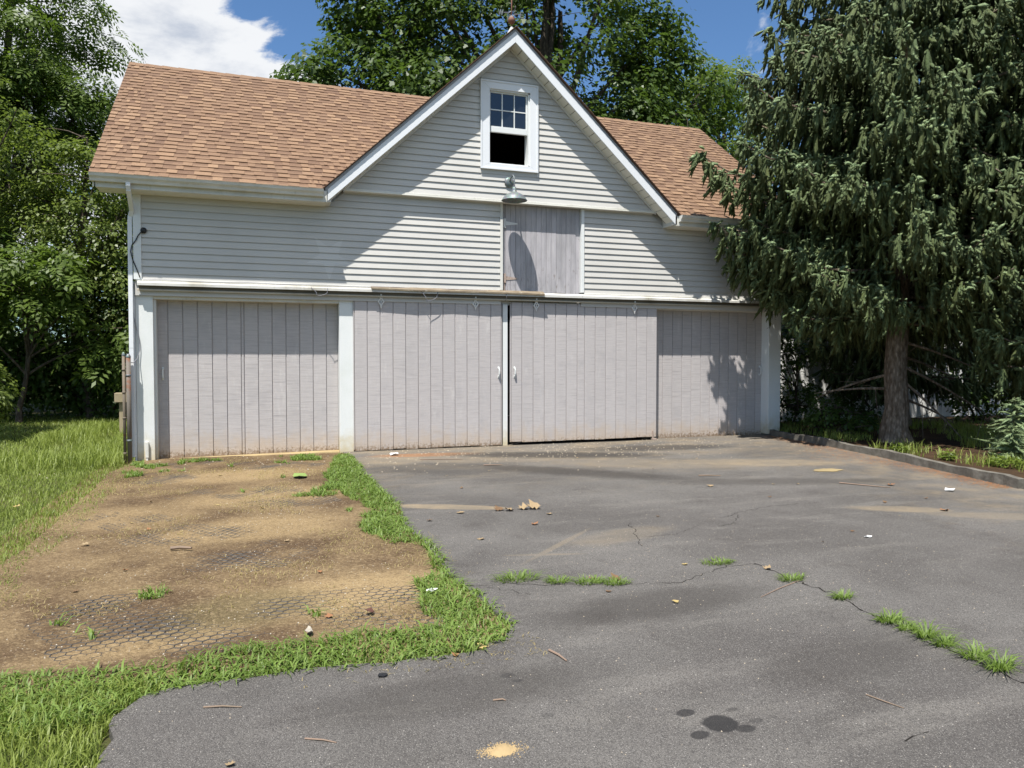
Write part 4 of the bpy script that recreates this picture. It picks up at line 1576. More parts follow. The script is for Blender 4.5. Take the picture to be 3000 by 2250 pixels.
def leaves_for(clumps, centre, per, rad, size, rng, flat=0.55, droop=0.35, up=0.9):
    """leaf positions around clump centres, denser on the clump's top and outside"""
    n = len(clumps)
    cnt = per
    C = np.repeat(clumps, cnt, 0)
    rr = np.repeat(rad * rng.uniform(0.6, 1.25, n), cnt)[:, None]
    d = unit(rng.normal(size=(n * cnt, 3)))
    r = rng.uniform(0, 1, (n * cnt, 1)) ** 0.4
    off = d * r * rr
    off[:, 2] *= flat
    out = C - np.array(centre)
    out[:, 2] *= 0.3
    out = unit(out)
    # sprays droop towards the outside
    off[:, 2] -= droop * np.sum(off * out, -1) * np.where(np.sum(off * out, -1) > 0, 1, 0)
    P = C + off
    Nn = up * np.array([0, 0, 1.0]) + 0.55 * unit(off) + 0.25 * out + rng.normal(0, 0.38, (n * cnt, 3))
    D = unit(off) * np.array([1, 1, 0.3]) + out * 0.4 + np.array([0, 0, -0.55]) + rng.normal(0, 0.4, (n * cnt, 3))
    S = size * rng.uniform(0.6, 1.25, n * cnt)
    return P, Nn, D, S


def bez(p0, p1, p2, n):
    t = np.linspace(0, 1, n)[:, None]
    return (1 - t) ** 2 * np.array(p0) + 2 * t * (1 - t) * np.array(p1) + t ** 2 * np.array(p2)


def deciduous(name, label, base, trunk_top, r0, ells, per, rad, size, lmat, tmpl=LEAF_KITE, tf=LEAF_KITE_F, limbs=12, seed=1, group=None,
              flat=0.55, cat='tree', droop=0.35, up=0.9, stems=1, twigs=0.5, bark=None):
    rng = np.random.default_rng(seed)
    root = empty(name, base, label, cat, group)
    cl = clumps_in(ells, rng)
    centre = np.mean(cl, 0)
    P, Nn, D, S = leaves_for(cl, centre, per, rad, size, rng, flat, droop, up)
    keep = P[:, 2] > 0.05
    P, Nn, D, S = P[keep], Nn[keep], D[keep], S[keep]
    me = leaf_mesh('crown', P - np.array(base), Nn, D, S, tmpl, tf)
    link_mesh('crown', me, lmat, root)
    m = MB()
    base_v = np.array(base, float)
    tips = []
    for s in range(stems):
        tt = np.array(trunk_top, float) + (rng.normal(0, 1.1, 3) * np.array([1, 1, 0.6]) if s else 0)
        b0 = base_v + (rng.normal(0, 0.35, 3) * np.array([1, 1, 0]) if s else 0)
        mid = (b0 + tt) / 2 + rng.normal(0, 0.25, 3) * np.array([1, 1, 0])
        pts = bez(b0 + [0, 0, -0.1], mid, tt, 10)
        pts[1:-1] += rng.normal(0, 0.05, (8, 3)) * np.array([1, 1, 0])
        rr = [r0 * (1.25 if k == 0 else 1 - 0.80 * k / 9) for k in range(10)]
        m.tube([tuple(p) for p in pts], rr, 9)
        tips.append((pts, rr))
    order = rng.permutation(len(cl))
    lpts = []
    for k in range(min(limbs, len(cl))):
        tgt = cl[order[k]]
        pts, rr = tips[k % stems]
        hz = base_v[2] + (tgt[2] - base_v[2]) * rng.uniform(0.35, 0.72)
        i = int(np.clip(np.argmin(np.abs(pts[:, 2] - hz)), 1, 8))
        st = pts[i]
        mid = (st + tgt) / 2 + np.array([0, 0, 0.18 * np.linalg.norm(tgt - st)]) + rng.normal(0, 0.15, 3)
        q = bez(st, mid, tgt, 7)
        m.tube([tuple(p) for p in q], [rr[i] * 0.5 * (1 - 0.85 * j / 6) + 0.008 for j in range(7)], 6, caps=False)
        lpts.append(q[2:])
    allp = np.concatenate(lpts + [t_[0][4:] for t_ in tips])
    for k in order[limbs:limbs + int(len(cl) * twigs)]:
        tgt = cl[k]
        i = np.argmin(np.sum((allp - tgt) ** 2, 1) + 1.5 * np.maximum(allp[:, 2] - tgt[2], 0))
        st = allp[i]
        mid = (st + tgt) / 2 + np.array([0, 0, 0.1]) + rng.normal(0, 0.1, 3)
        q = bez(st, mid, tgt, 4)
        m.tube([tuple(p) for p in q], [0.022, 0.017, 0.012, 0.006], 4, caps=False)
    m.build('trunk', bark or M_bark, root)
    return root


# ------------------------------------------------------------------ trees
TB = 'trees behind the barn'
deciduous('maple_tree', 'large dark green maple spreading above the barn ridge', (8.6, 14.5, 0), (8.8, 14.0, 15.5), 0.42,
          [(7.2, 13.6, 12.2, 6.6, 3.2, 5.6, 320), (1.4, 12.6, 10.1, 2.2, 1.6, 1.7, 44), (14.2, 13.2, 10.4, 2.6, 2.0, 2.8, 62),
           (4.4, 11.2, 9.2, 2.6, 1.2, 2.2, 58), (10.8, 11.8, 8.8, 3.0, 1.3, 2.0, 60), (6.5, 14, 17, 5.8, 3.2, 2.4, 60), (2.6, 13.5, 13.2, 2.0, 1.8, 2.4, 44), (12.6, 13.6, 13.6, 1.6, 1.6, 1.5, 26)],
          84, 0.80, 0.180, M_maple, LEAF_LOBED, LEAF_LOBED_F, limbs=40, seed=5, group=TB, stems=4, flat=0.62, droop=0.5)
deciduous('walnut_tree', 'tall leafy tree with feathery leaves rising above the left roof end', (-8.9, 14.5, 0), (-8.4, 14.2, 13.5), 0.26,
          [(-8.6, 14.0, 11.3, 3.0, 2.4, 3.6, 130), (-7.0, 13.4, 8.9, 1.9, 1.6, 1.5, 44), (-10.5, 13.5, 8.4, 2.4, 1.8, 2.4, 50), (-6.6, 14.5, 7.0, 2.2, 1.4, 1.8, 40)],
          40, 0.75, 0.40, M_locust, LEAF_COMP, LEAF_COMP_F, limbs=20, seed=8, group=TB, flat=0.5, droop=0.5)
deciduous('cherry_tree', 'slim olive green tree with small leaves beside the left barn corner', (-5.6, 9.6, 0), (-5.6, 9.6, 7.0), 0.12,
          [(-5.7, 9.5, 5.0, 1.6, 1.3, 2.0, 110), (-4.5, 9.2, 3.6, 1.1, 1.0, 1.6, 64), (-7.3, 9.8, 6.0, 1.2, 1.0, 1.5, 48)],
          95, 0.52, 0.105, M_olive, limbs=22, seed=12, group=TB, flat=0.6)
deciduous('sapling_tree', 'pale thin crowned tree at the left picture edge', (-8.3, 8.4, 0), (-8.1, 8.4, 7.6), 0.09,
          [(-8.0, 8.3, 6.7, 1.3, 1.0, 1.6, 46)], 70, 0.5, 0.11, M_olive, limbs=18, seed=31, group=TB, flat=0.5)
deciduous('sumac_tree', 'bright sumac with drooping feathery leaves in front of the wood', (-6.9, 8.4, 0), (-6.7, 8.2, 3.4), 0.07,
          [(-6.3, 8.0, 3.3, 1.0, 0.8, 0.9, 30), (-7.6, 8.0, 2.9, 0.9, 0.7, 0.8, 20), (-5.0, 8.3, 1.7, 0.7, 0.6, 0.6, 14)], 18, 0.5, 0.42, M_locust, LEAF_COMP, LEAF_COMP_F,
          limbs=14, seed=14, group=TB, flat=0.5, droop=0.6)
UND = 'undergrowth along the wood edge'
for k, (bx_, by_, h_, w_, lab) in enumerate([
        (-9.6, 10.2, 4.6, 1.7, 'dark dense thicket at the far left of the wood edge'),
        (-7.7, 10.0, 4.6, 1.6, 'dark thicket standing behind the bright sumac'),
        (-5.9, 10.4, 4.6, 1.5, 'dark thicket under the olive green tree'),
        (-4.5, 9.7, 4.4, 1.2, 'leafy thicket tucked behind the left barn corner'),
        (-3.1, 11.0, 4.8, 1.4, 'thicket hidden mostly behind the barn'),
        (-11.6, 9.4, 5.2, 1.8, 'tall thicket beyond the left picture edge'),
        (-8.8, 13.2, 6.2, 2.2, 'tall dark thicket deep in the wood on the left'),
        (-5.6, 13.4, 6.6, 2.0, 'tall dark thicket deep in the wood beside the roof end')]):
    deciduous('thicket', lab, (bx_, by_, 0), (bx_, by_, h_ * 0.8), 0.06,
              [(bx_, by_, h_ * 0.52, w_, 1.1, h_ * 0.48, 92), (bx_, by_ - 0.6, h_ * 0.22, w_ * 0.95, 0.6, h_ * 0.22, 44)],
              64, 0.54, 0.135 if by_ < 12 else 0.17, M_under, limbs=10, seed=40 + k, group=UND, cat='thicket', flat=0.7, twigs=0.3)
deciduous('oak_tree', 'tree beyond the left picture edge shading the far lawn', (-9.7, 2.2, 0), (-9.6, 2.3, 6.5), 0.20,
          [(-9.5, 2.4, 6.6, 1.9, 1.9, 1.9, 60), (-8.6, 3.9, 6.0, 1.2, 1.4, 1.2, 30)], 60, 0.7, 0.20, M_under, limbs=14, seed=59, group=TB)
deciduous('ash_tree', 'yellow green tree glimpsed between the maple and the spruce', (18.6, 17.5, 0), (18.4, 17.2, 12.5), 0.22,
          [(18.2, 17.0, 10.6, 3.2, 2.4, 4.4, 140), (15.6, 16.5, 8.4, 2.4, 1.6, 2.8, 80), (17.4, 16.4, 13.2, 2.0, 1.6, 1.6, 50)], 80, 0.72, 0.16, M_yellowgreen, limbs=18, seed=21, group=TB)
deciduous('elm_tree', 'distant green tree behind the spruces on the right', (27.0, 16.0, 0), (27, 16, 10.5), 0.25,
          [(26, 16, 7.5, 5.0, 3.0, 5.0, 90)], 40, 1.0, 0.30, M_under, limbs=12, seed=22, group=TB)
deciduous('oak_tree', 'tree filling the gap behind the barn roof', (0.2, 19, 0), (0.2, 19, 7.5), 0.22,
          [(-0.6, 18.5, 6.0, 3.4, 2.2, 3.4, 60)], 45, 0.95, 0.28, M_under, limbs=12, seed=25, group=TB)
deciduous('leafy_shrub', 'sunlit rounded shrub at the left picture edge on the lawn', (-6.3, 3.9, 0), (-6.3, 3.9, 1.2), 0.03,
          [(-6.3, 3.9, 0.95, 0.55, 0.55, 0.62, 40)], 60, 0.24, 0.085, M_olive, limbs=8, seed=51, cat='shrub', flat=0.8)
for k, (x_, y_, h_, w_, lab) in enumerate([(9.2, 1.25, 2.3, 0.9, 'dark shrub in the corner between barn and shed'), (11.2, 1.3, 1.7, 0.9, 'dark shrub under the spruces against the shed wall'),
                                           (13.6, 0.6, 1.9, 1.0, 'dark shrub against the shed wall at the right')]):
    deciduous('laurel_shrub', lab, (x_, y_, 0), (x_, y_, h_ * 0.7), 0.03, [(x_, y_, h_ * 0.5, w_, 0.5, h_ * 0.5, 50)], 46, 0.34, 0.10, M_under, limbs=8, seed=70 + k,
              group='shrubs under the spruces', cat='shrub', flat=0.8, twigs=0.2)
deciduous('vine_shrub', 'low tangled shrub at the foot of the right door post', (8.25, -0.75, 0.04), (8.3, -0.75, 0.6), 0.015,
          [(8.2, -0.8, 0.42, 0.42, 0.35, 0.36, 26), (8.6, -1.25, 0.28, 0.35, 0.35, 0.24, 16)], 34, 0.17, 0.075, M_under, limbs=10, seed=52, cat='shrub', flat=0.8)


# ------------------------------------------------------------------ spruces
def f_needle(N, b):
    a = N.n('Attribute', attribute_name='fresh').outputs['Fac']
    rnd = N.n('NewGeometry').outputs['Random Per Island']
    P = N.pos()
    sp = N.noise(P, 110, 2, 0.7)
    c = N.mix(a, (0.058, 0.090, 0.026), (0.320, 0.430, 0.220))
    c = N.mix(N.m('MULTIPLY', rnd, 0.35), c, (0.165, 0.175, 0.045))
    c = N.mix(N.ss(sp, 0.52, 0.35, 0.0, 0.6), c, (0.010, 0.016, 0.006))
    N.set(b.inputs['Base Color'], c)
    b.inputs['Roughness'].default_value = 0.6
    N.set(b.inputs['Normal'], N.bump(sp, 0.8, 0.02))


M_needle = mat('spruce_needle', f_needle, spec=0.3)


def needle_mesh(P, D, L, fresh, rng, rad=0.024, fringe=4, grav=0.15, nl=0.030, nw=0.013):
    """brush-like twigs: a small tapering body for each twig (start P, direction D, length L) ruffled by needles"""
    n = len(P)
    down = np.array([0, 0, -1.0])
    r = rad * rng.uniform(0.7, 1.25, n) * np.clip(L / 0.12, 0.85, 1.5)
    rv = rng.normal(size=(n, 3))
    A = unit(rv - D * np.sum(rv * D, -1, keepdims=True))
    B = np.cross(D, A)
    rings = []
    for t, k in ((0.0, 0.6), (0.55, 1.0)):
        c = P + D * (L * t)[:, None] + down * (grav * L * t * t)[:, None]
        for j in range(3):
            u, v = math.cos(2.0944 * j), math.sin(2.0944 * j)
            rings.append(c + (A * u + B * v) * (r * k)[:, None])
    rings.append(P + D * L[:, None] + down * (grav * L)[:, None])
    V1 = np.stack(rings, 1)                                  # n,7,3
    q = np.array([(j, (j + 1) % 3, 3 + (j + 1) % 3, 3 + j) for j in range(3)])
    t3 = np.array([(3 + j, 3 + (j + 1) % 3, 6) for j in range(3)])
    base = (np.arange(n) * 7)[:, None, None]
    F1 = (base + q[None]).reshape(-1, 4)
    F1b = (base + t3[None]).reshape(-1, 3)
    idx = np.repeat(np.arange(n), fringe)
    t = rng.uniform(0.1, 1.0, len(idx))
    tt = t[:, None]
    Li = L[idx][:, None]
    tan = unit(D[idx] + down * 2 * grav * tt)
    rv = rng.normal(size=(len(idx), 3))
    rdir = unit(rv - tan * np.sum(rv * tan, -1, keepdims=True))
    ax = P[idx] + D[idx] * Li * tt + down * grav * Li * tt ** 2 + rdir * (r[idx] * 0.5)[:, None]
    v0 = ax - tan * nw * 0.5
    v1 = ax + tan * nw * 0.5
    v2 = ax + unit(rdir * 0.9 + tan * 0.7) * nl * rng.uniform(0.7, 1.3, (len(idx), 1))
    V2 = np.stack([v0, v1, v2], 1).reshape(-1, 3)
    F2 = n * 7 + np.arange(len(V2)).reshape(-1, 3)
    me = np_mesh('foliage', np.concatenate([V1.reshape(-1, 3), V2]), [F1, F1b, F2], True)
    at = me.attributes.new('fresh', 'FLOAT', 'FACE')
    at.data.foreach_set('value', np.concatenate([np.repeat(fresh * 0.7, 3), np.repeat(fresh, 3), fresh[idx]]).astype(np.float32))
    return me


def spruce(label, base, lean, height, radius_fn, z_from, z_to, seed, custom=(), keep=None, dz=0.27, nper=6, r0=0.19, fringe=4, dead=(), bare_to=0.0):
    rng = np.random.default_rng(seed)
    bx_, by_ = base[0], base[1]
    root = empty('spruce_tree', base, label, 'spruce', 'spruces beside the barn')

    def axis(z):
        f = z / height
        return np.array([bx_ + lean[0] * f, by_ + lean[1] * f, z])
    m = MB()
    zs_ = np.concatenate([[-0.1, 0.05, 0.25, 0.6], np.linspace(1.2, height, 12)])
    pts, rr = [], []
    for z_ in zs_:
        p = axis(max(z_, 0)) + np.array([rng.normal(0, 0.012), rng.normal(0, 0.012), 0])
        p[2] = z_ + base[2]
        pts.append(tuple(p))
        flare = 1 + 0.55 * math.exp(-max(z_, 0) / 0.22)
        rr.append(max(r0 * flare * (1 - z_ / height) ** 0.8, 0.01))
    m.tube(pts, rr, 14)
    m.build('trunk', M_sprbark, root, smooth=True)
    brs = []
    z_ = z_from
    while z_ < z_to:
        a0 = rng.uniform(0, 2 * math.pi)
        for k in range(nper):
            th_ = a0 + 2 * math.pi * (k + rng.uniform(-0.3, 0.3)) / nper
            zz_ = z_ + rng.uniform(-0.12, 0.12)
            L = radius_fn(zz_, th_) * rng.uniform(0.78, 1.08)
            if L < 0.15:
                continue
            if keep is not None and not keep(th_, zz_, L):
                continue
            tip = axis(zz_) + np.array([math.cos(th_) * L, math.sin(th_) * L, -0.10 * L + rng.uniform(-0.1, 0.15)])
            brs.append((axis(zz_), tip))
        z_ += dz if z_ < 8.4 else dz * 2.2
    for c in custom:
        brs.append((axis(c[0]), np.array(c[1], float)))
    Ps, Ds, Ls, Fs = [], [], [], []
    bm_ = MB()
    for (s, e) in brs:
        L = np.linalg.norm(e - s)
        hd = unit((e - s) * np.array([1, 1, 0.0]))
        side = np.array([-hd[1], hd[0], 0.0])
        mid = (s + e) / 2 + np.array([0, 0, -0.10 * L])
        q = bez(s, mid, e, 7)
        q[-1, 2] += 0.05 * L
        bm_.tube([tuple(p) for p in q], [0.030 * (1 - 0.8 * j / 6) * min(L / 2.2, 1.2) + 0.004 for j in range(7)], 5, caps=False)

        def along(t):
            i = np.clip((t * 6).astype(int), 0, 5)
            f = (t * 6 - i)[:, None]
            return q[i] * (1 - f) + q[i + 1] * f
        # side twigs carry clumps: a tight bunch of hanging strands and a few fresh fingers on top
        hi = 1.0 if s[2] < 8.4 else 0.32
        nodes = []
        t0 = max(bare_to, 0.14)
        step = 0.30 / L / hi
        t = t0
        sgn = 1
        while t < 1.0:
            l2 = (0.58 * math.sin(math.pi * min(t * 0.80 + 0.16, 1.0)) + 0.05) * min(L / 2.0, 1.2) * rng.uniform(0.6, 1.15)
            dirv = hd * 0.75 + side * sgn * 0.85
            c0 = along(np.array([t]))[0]
            k = 0.08
            while k < l2 + 0.08:
                nodes.append((c0 + dirv * min(k, l2) * 0.88 + np.array([0, 0, -0.30 * k * k - 0.02]), t + 0.2 * k))
                k += 0.26
            sgn = -sgn
            t += step * 0.55
        nodes.append((q[-1], 1.2))
        nodes.append((q[-1] - hd * 0.1, 1.2))
        NP = np.array([n_[0] for n_ in nodes])
        NTt = np.clip(np.array([n_[1] for n_ in nodes]), 0, 1.2)
        kk = 3
        sidx = np.repeat(np.arange(len(NP)), kk)
        ns = len(sidx)
        slen = rng.uniform(0.14, 0.52, ns) * np.repeat(rng.uniform(0.55, 1.25, len(NP)), kk) * (1.30 - 0.55 * NTt[sidx])
        sdir = unit(np.array([0, 0, -1.0]) * rng.uniform(0.7, 1.0, (ns, 1)) + hd * rng.uniform(-0.1, 0.45, (ns, 1)) + rng.normal(0, 0.14, (ns, 3)))
        sP = NP[sidx] + rng.normal(0, 0.035, (ns, 3))
        stone_ = np.repeat(rng.uniform(0.0, 0.35, len(NP)), kk)
        cnt = np.maximum((slen / 0.075).astype(int), 2)
        fi = np.repeat(np.arange(ns), cnt)
        pos_ = np.concatenate([np.arange(c_) / c_ for c_ in cnt])
        n = len(fi)
        P = sP[fi] + sdir[fi] * (slen[fi] * pos_)[:, None]
        hr = rng.normal(size=(n, 3)) * np.array([1, 1, 0.25])
        D = sdir[fi] * 1.0 + unit(hr) * 0.62 + hd * 0.2
        Ps.append(P)
        Ds.append(unit(D))
        Ls.append(rng.uniform(0.07, 0.135, n))
        Fs.append(stone_[fi] + rng.uniform(0.0, 0.28, n))
        Ps.append(sP)
        Ds.append(sdir)
        Ls.append(slen * 1.05)
        Fs.append(stone_ * 0.6)
        k2_ = 3
        sel_ = np.arange(len(NP))[rng.uniform(0, 1, len(NP)) < 0.8]
        idx = np.repeat(sel_, k2_)
        n2 = len(idx)
        P2 = NP[idx] + rng.normal(0, 0.03, (n2, 3)) + np.array([0, 0, 0.03])
        D2 = hd * rng.uniform(0.35, 0.9, (n2, 1)) + side * rng.normal(0, 0.55, (n2, 1)) + np.array([0, 0, 1.0]) * rng.uniform(-0.25, 0.50, (n2, 1))
        Ps.append(P2)
        Ds.append(unit(D2))
        Ls.append(rng.uniform(0.08, 0.17, n2))
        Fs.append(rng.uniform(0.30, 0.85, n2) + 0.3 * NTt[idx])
    for (s, e) in dead:
        q = bez(np.array(s), (np.array(s) + np.array(e)) / 2 + np.array([0, 0, 0.08]), np.array(e), 6)
        bm_.tube([tuple(p) for p in q], [0.028, 0.024, 0.02, 0.016, 0.012, 0.007], 6)
        for k in range(5):
            i = rng.integers(1, 6)
            d = rng.normal(0, 0.22, 3) + np.array([0, 0, -0.16])
            bm_.tube([tuple(q[i]), tuple(q[i] + d * 0.6 + rng.normal(0, 0.02, 3)), tuple(q[i] + d)], [0.006, 0.005, 0.003], 4)
    bm_.build('branches', M_sprbark, root)['kind'] = 'stuff'
    P = np.concatenate(Ps)
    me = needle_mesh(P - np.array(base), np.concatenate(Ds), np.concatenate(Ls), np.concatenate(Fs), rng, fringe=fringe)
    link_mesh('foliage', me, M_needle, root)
    return root


def rad1(z_, th_):
    # long branches towards the barn, thinner low down
    r = np.interp(z_, [1.8, 2.6, 3.4, 4.6, 6.0, 8.0, 10.0, 13.5], [1.1, 2.0, 2.7, 2.95, 2.75, 2.35, 1.6, 0.2])
    return float(r)


sp1 = spruce('tall drooping spruce with a bare trunk standing by the right barn corner', (8.55, -2.05, 0.03), (0.45, 0.1), 14.0, rad1, 2.35, 13.4, 61, dz=0.40,
             custom=[(4.3, (5.50, -0.75, 4.78)), (4.1, (5.75, -0.95, 4.35)), (3.7, (5.85, -0.72, 3.62)), (3.5, (6.05, -0.62, 3.28)), (3.3, (6.35, -0.60, 2.95)), (3.0, (6.9, -0.75, 2.65)),
                     (4.9, (5.6, -1.8, 4.7)), (5.6, (5.7, -1.9, 5.6)), (6.4, (5.9, -2.0, 6.4)), (3.6, (6.2, -1.2, 3.7)), (3.2, (7.2, -0.9, 2.5)), (4.4, (6.3, -3.4, 4.0)), (5.2, (6.6, -3.8, 4.8)),
                     (3.1, (9.9, -3.4, 2.5)), (2.7, (10.2, -2.6, 1.9)), (2.9, (10.5, -1.4, 2.1)), (2.5, (10.1, -1.0, 1.5)), (2.6, (9.1, -0.4, 1.9))],
             dead=[((8.6, -2.1, 2.05), (10.6, -2.9, 1.75)), ((8.6, -2.1, 1.75), (9.7, -2.7, 1.25)), ((8.6, -2.1, 1.35), (9.9, -2.6, 0.55)), ((8.55, -2.1, 1.15), (9.5, -2.5, 0.15)),
                   ((8.5, -2.0, 0.95), (7.6, -1.2, 0.85)), ((8.6, -2.1, 0.8), (9.7, -2.2, 0.35)), ((8.6, -2.1, 2.5), (11.2, -3.0, 2.2)), ((8.5, -2.0, 1.2), (7.9, -0.9, 0.75)),
                   ((8.6, -2.1, 1.5), (10.4, -1.6, 1.1))])


def rad2(z_, th_):
    return float(np.interp(z_, [0.4, 1.5, 3.0, 5.0, 8.0, 12.0], [1.2, 1.9, 2.6, 2.6, 2.1, 0.4]))


def keep2(th_, zz_, L):
    a = (math.degrees(th_) + 360) % 360
    return 95 < a < 300


sp2 = spruce('drooping spruce at the right picture edge nearer the driveway', (10.75, -4.1, 0.02), (0.2, 0.0), 13.0, rad2, 0.9, 9.5, 77, keep=keep2, nper=7, fringe=4, dz=0.48)


def rad3(z_, th_):
    return float(np.interp(z_, [0.4, 2.0, 4.0, 7.0, 10.0], [1.7, 2.2, 2.4, 1.8, 0.5]))


sp3 = spruce('dark spruce behind the bare spruce trunk in front of the white shed', (11.3, 0.5, 0.02), (0.0, 0.0), 10.5, rad3, 1.2, 9.0, 78, nper=5, fringe=0, dz=0.66)
sp4 = spruce('spruce at the right picture edge against the white shed', (14.9, -0.4, 0.02), (0.0, 0.0), 10.5, rad3, 1.0, 9.0, 79, nper=5, fringe=0, dz=0.85)
# low shoots growing at the kerb
for k, (x_, y_, h_, lab) in enumerate([(8.55, -4.15, 0.85, 'young spruce shoot with bright tips behind the kerb'), (8.0, -4.55, 0.5, 'small spruce shoot low beside the kerb'),
                                       (8.3, -5.0, 0.42, 'low spruce shoot at the right picture edge')]):
    rg = np.random.default_rng(90 + k)
    rt = empty('spruce_shoot', (x_, y_, 0.04), lab, 'shoot', 'spruce shoots at the kerb')
    n = 110
    t = rg.uniform(0.05, 1, n)
    a = rg.uniform(0, 2 * math.pi, n)
    D = np.stack([np.cos(a), np.sin(a), rg.uniform(-0.3, 0.5, n)], -1)
    P = np.stack([0 * t, 0 * t, t * h_], -1)
    link_mesh('foliage', needle_mesh(P, unit(D), h_ * 0.75 * (1.1 - t) * rg.uniform(0.5, 1.1, n) + 0.05, rg.uniform(0.3, 1, n), rg, 0.014, 10, grav=0.2), M_needle, rt)
    MB().tube([(x_, y_, 0.0), (x_ + 0.02, y_, h_ * 0.5 + 0.04), (x_, y_, h_ + 0.04)], [0.012, 0.009, 0.004], 5).build('stem', M_sprbark, rt)


# ------------------------------------------------------------------ grass
def blades(P, h, w, ang, lean, rng):
    """P (n,3) roots; returns verts and faces of bent blades"""
    n = len(P)
    d = np.stack([np.cos(ang), np.sin(ang), np.zeros(n)], -1)
    s = np.stack([-np.sin(ang + rng.normal(0, 0.6, n)), np.cos(ang), np.zeros(n)], -1)
    h, w, lean = h[:, None], w[:, None], lean[:, None]
    mid = P + np.array([0, 0, 1.0]) * h * 0.62 + d * h * lean * 0.38
    tip = P + np.array([0, 0, 1.0]) * h * (1.0 - 0.45 * np.minimum(lean, 1.3) ** 2 * 0.6) + d * h * lean * 1.05
    V = np.stack([P - s * w * 0.5, P + s * w * 0.5, mid + s * w * 0.42, mid - s * w * 0.42, tip], 1).reshape(-1, 3)
    b_ = np.arange(n) * 5
    q = np.stack([b_, b_ + 1, b_ + 2, b_ + 3], -1)
    t = np.stack([b_ + 3, b_ + 2, b_ + 4], -1)
    return V, q, t


def grass_obj(name, sets, material, rng):
    """sets: list of (P,h,w,lean arrays)"""
    Vs, Qs, Ts, o = [], [], [], 0
    for (P, h, w, lean) in sets:
        V, q, t = blades(P, h, w, rng.uniform(0, 2 * math.pi, len(P)), lean, rng)
        Vs.append(V)
        Qs.append(q + o)
        Ts.append(t + o)
        o += len(V)
    return link_mesh(name, np_mesh(name, np.concatenate(Vs), [np.concatenate(Qs), np.concatenate(Ts)]), material)


rg = np.random.default_rng(3)


def scatter(n, x0, x1, y0, y1, ok):
    P = np.stack([rg.uniform(x0, x1, n), rg.uniform(y0, y1, n)], -1)
    return P[ok(P[:, 0], P[:, 1])]


def on(P2, z=-0.04):
    return np.concatenate([P2, np.full((len(P2), 1), z)], 1)


def lawn_ok(x, y):
    lim = np.where(y > -0.45, -3.36, interp(DIRT_L, y) - 0.02)
    lim = lim + 0.22 * (vnoise(x, y, 21, 2.3, 3) - 0.5)
    low = y < -8.15
    return np.where(low, x < interp(EDGE, y) - 0.02, x < lim)


def lawn_sets():
    sets = []
    for (n, x0, x1, y0, y1, hh, ww) in ((26000, -3.7, -2.1, -10.3, -7.9, 0.062, 0.0050), (48000, -5.2, -2.1, -8.6, -3.6, 0.042, 0.0046), (38000, -7.2, -2.9, -3.8, 1.5, 0.045, 0.0065),
                                         (30000, -11.5, -3.3, 1.3, 10.2, 0.060, 0.011)):
        P = scatter(n, x0, x1, y0, y1, lawn_ok)
        k = len(P)
        m_ = vnoise(P[:, 0], P[:, 1], 31, 0.9, 3)
        h = hh * rg.uniform(0.55, 1.35, k) * (0.7 + 0.7 * m_)
        sets.append((on(P), h, ww * rg.uniform(0.7, 1.3, k), rg.uniform(0.1, 1.0, k)))
    # ranker growth along the side of the barn
    P = scatter(9000, -5.3, -3.42, -0.6, 6.5, lambda x, y: vnoise(x, y, 41, 1.4, 2) > 0.42)
    k = len(P)
    sets.append((on(P), rg.uniform(0.10, 0.27, k), 0.009 * rg.uniform(0.7, 1.3, k), rg.uniform(0.2, 0.9, k)))
    return sets


g = grass_obj('lawn_grass', lawn_sets(), M_grass, rg)
tag(g, 'bright green lawn grass on the left of the dirt pad', 'grass', kind='stuff')


def strip_ok(x, y):
    lo = interp(DIRT_R, y)
    hi = interp(EDGE[:12], y)
    nz = vnoise(x, y, 51, 2.6, 3)
    gap = vnoise(x, y, 57, 1.1, 2)
    right = (y > -8.2) & (y < -0.25) & (x > lo + 0.28 * (nz - 0.45) + np.where(gap < 0.36, 0.22, 0.0)) & (x < hi + 0.03 + 0.06 * (nz - 0.5))
    # band along the lower edge of the pad
    bot = (y < -7.95 + 0.22 * (nz - 0.5)) & (y > np.interp(x, [-2.3, -2.15, -1.9, -1.47, -1.16, -0.74, -0.47, -0.38],
                                                                  [-8.5, -8.33, -8.28, -8.29, -8.33, -8.34, -8.22, -8.04]) - 0.03) & (x < -0.40) & (x > -2.9)
    sparse = (x > -3.2) & (x < -0.6) & (y > -8.0) & (y < -0.2) & (vnoise(x, y, 61, 2.2, 3) > 0.825)
    door = (y > -1.3) & (y < -0.15) & (x < -0.6) & (x > -3.3) & (vnoise(x, y, 63, 3.0, 3) > 0.64)
    return right | bot | sparse | door


P = scatter(150000, -3.3, -0.3, -8.55, -0.1, strip_ok)
k = len(P)
dist = 1 + 0.06 * (P[:, 1] + 8.3)
edge_f = 0.55 + 0.75 * vnoise(P[:, 0], P[:, 1], 71, 3.0, 2)
sA = (on(P, -0.02), 0.066 * rg.uniform(0.40, 1.35, k) * edge_f, 0.0080 * rg.uniform(0.6, 1.5, k) * dist, rg.uniform(0.5, 1.7, k))
sel = rg.uniform(0, 1, k) < 0.62
g = grass_obj('crabgrass', [tuple(a[sel] for a in sA)], M_crab, rg)
tag(g, 'crabgrass growing in a ragged strip between dirt pad and asphalt', 'grass', kind='stuff')
P = scatter(30000, -3.4, -0.32, -8.5, -0.1, lambda x, y: (vnoise(x, y, 81, 2.0, 3) > 0.56))
k = len(P)
g = grass_obj('dry_stubble', [(on(P, -0.012), 0.026 * rg.uniform(0.4, 1.4, k), 0.003 * rg.uniform(0.7, 1.4, k), rg.uniform(0.8, 1.6, k))], M_dry, rg)
tag(g, 'straw coloured dry stubble lying on the dirt pad', 'stubble', kind='stuff')
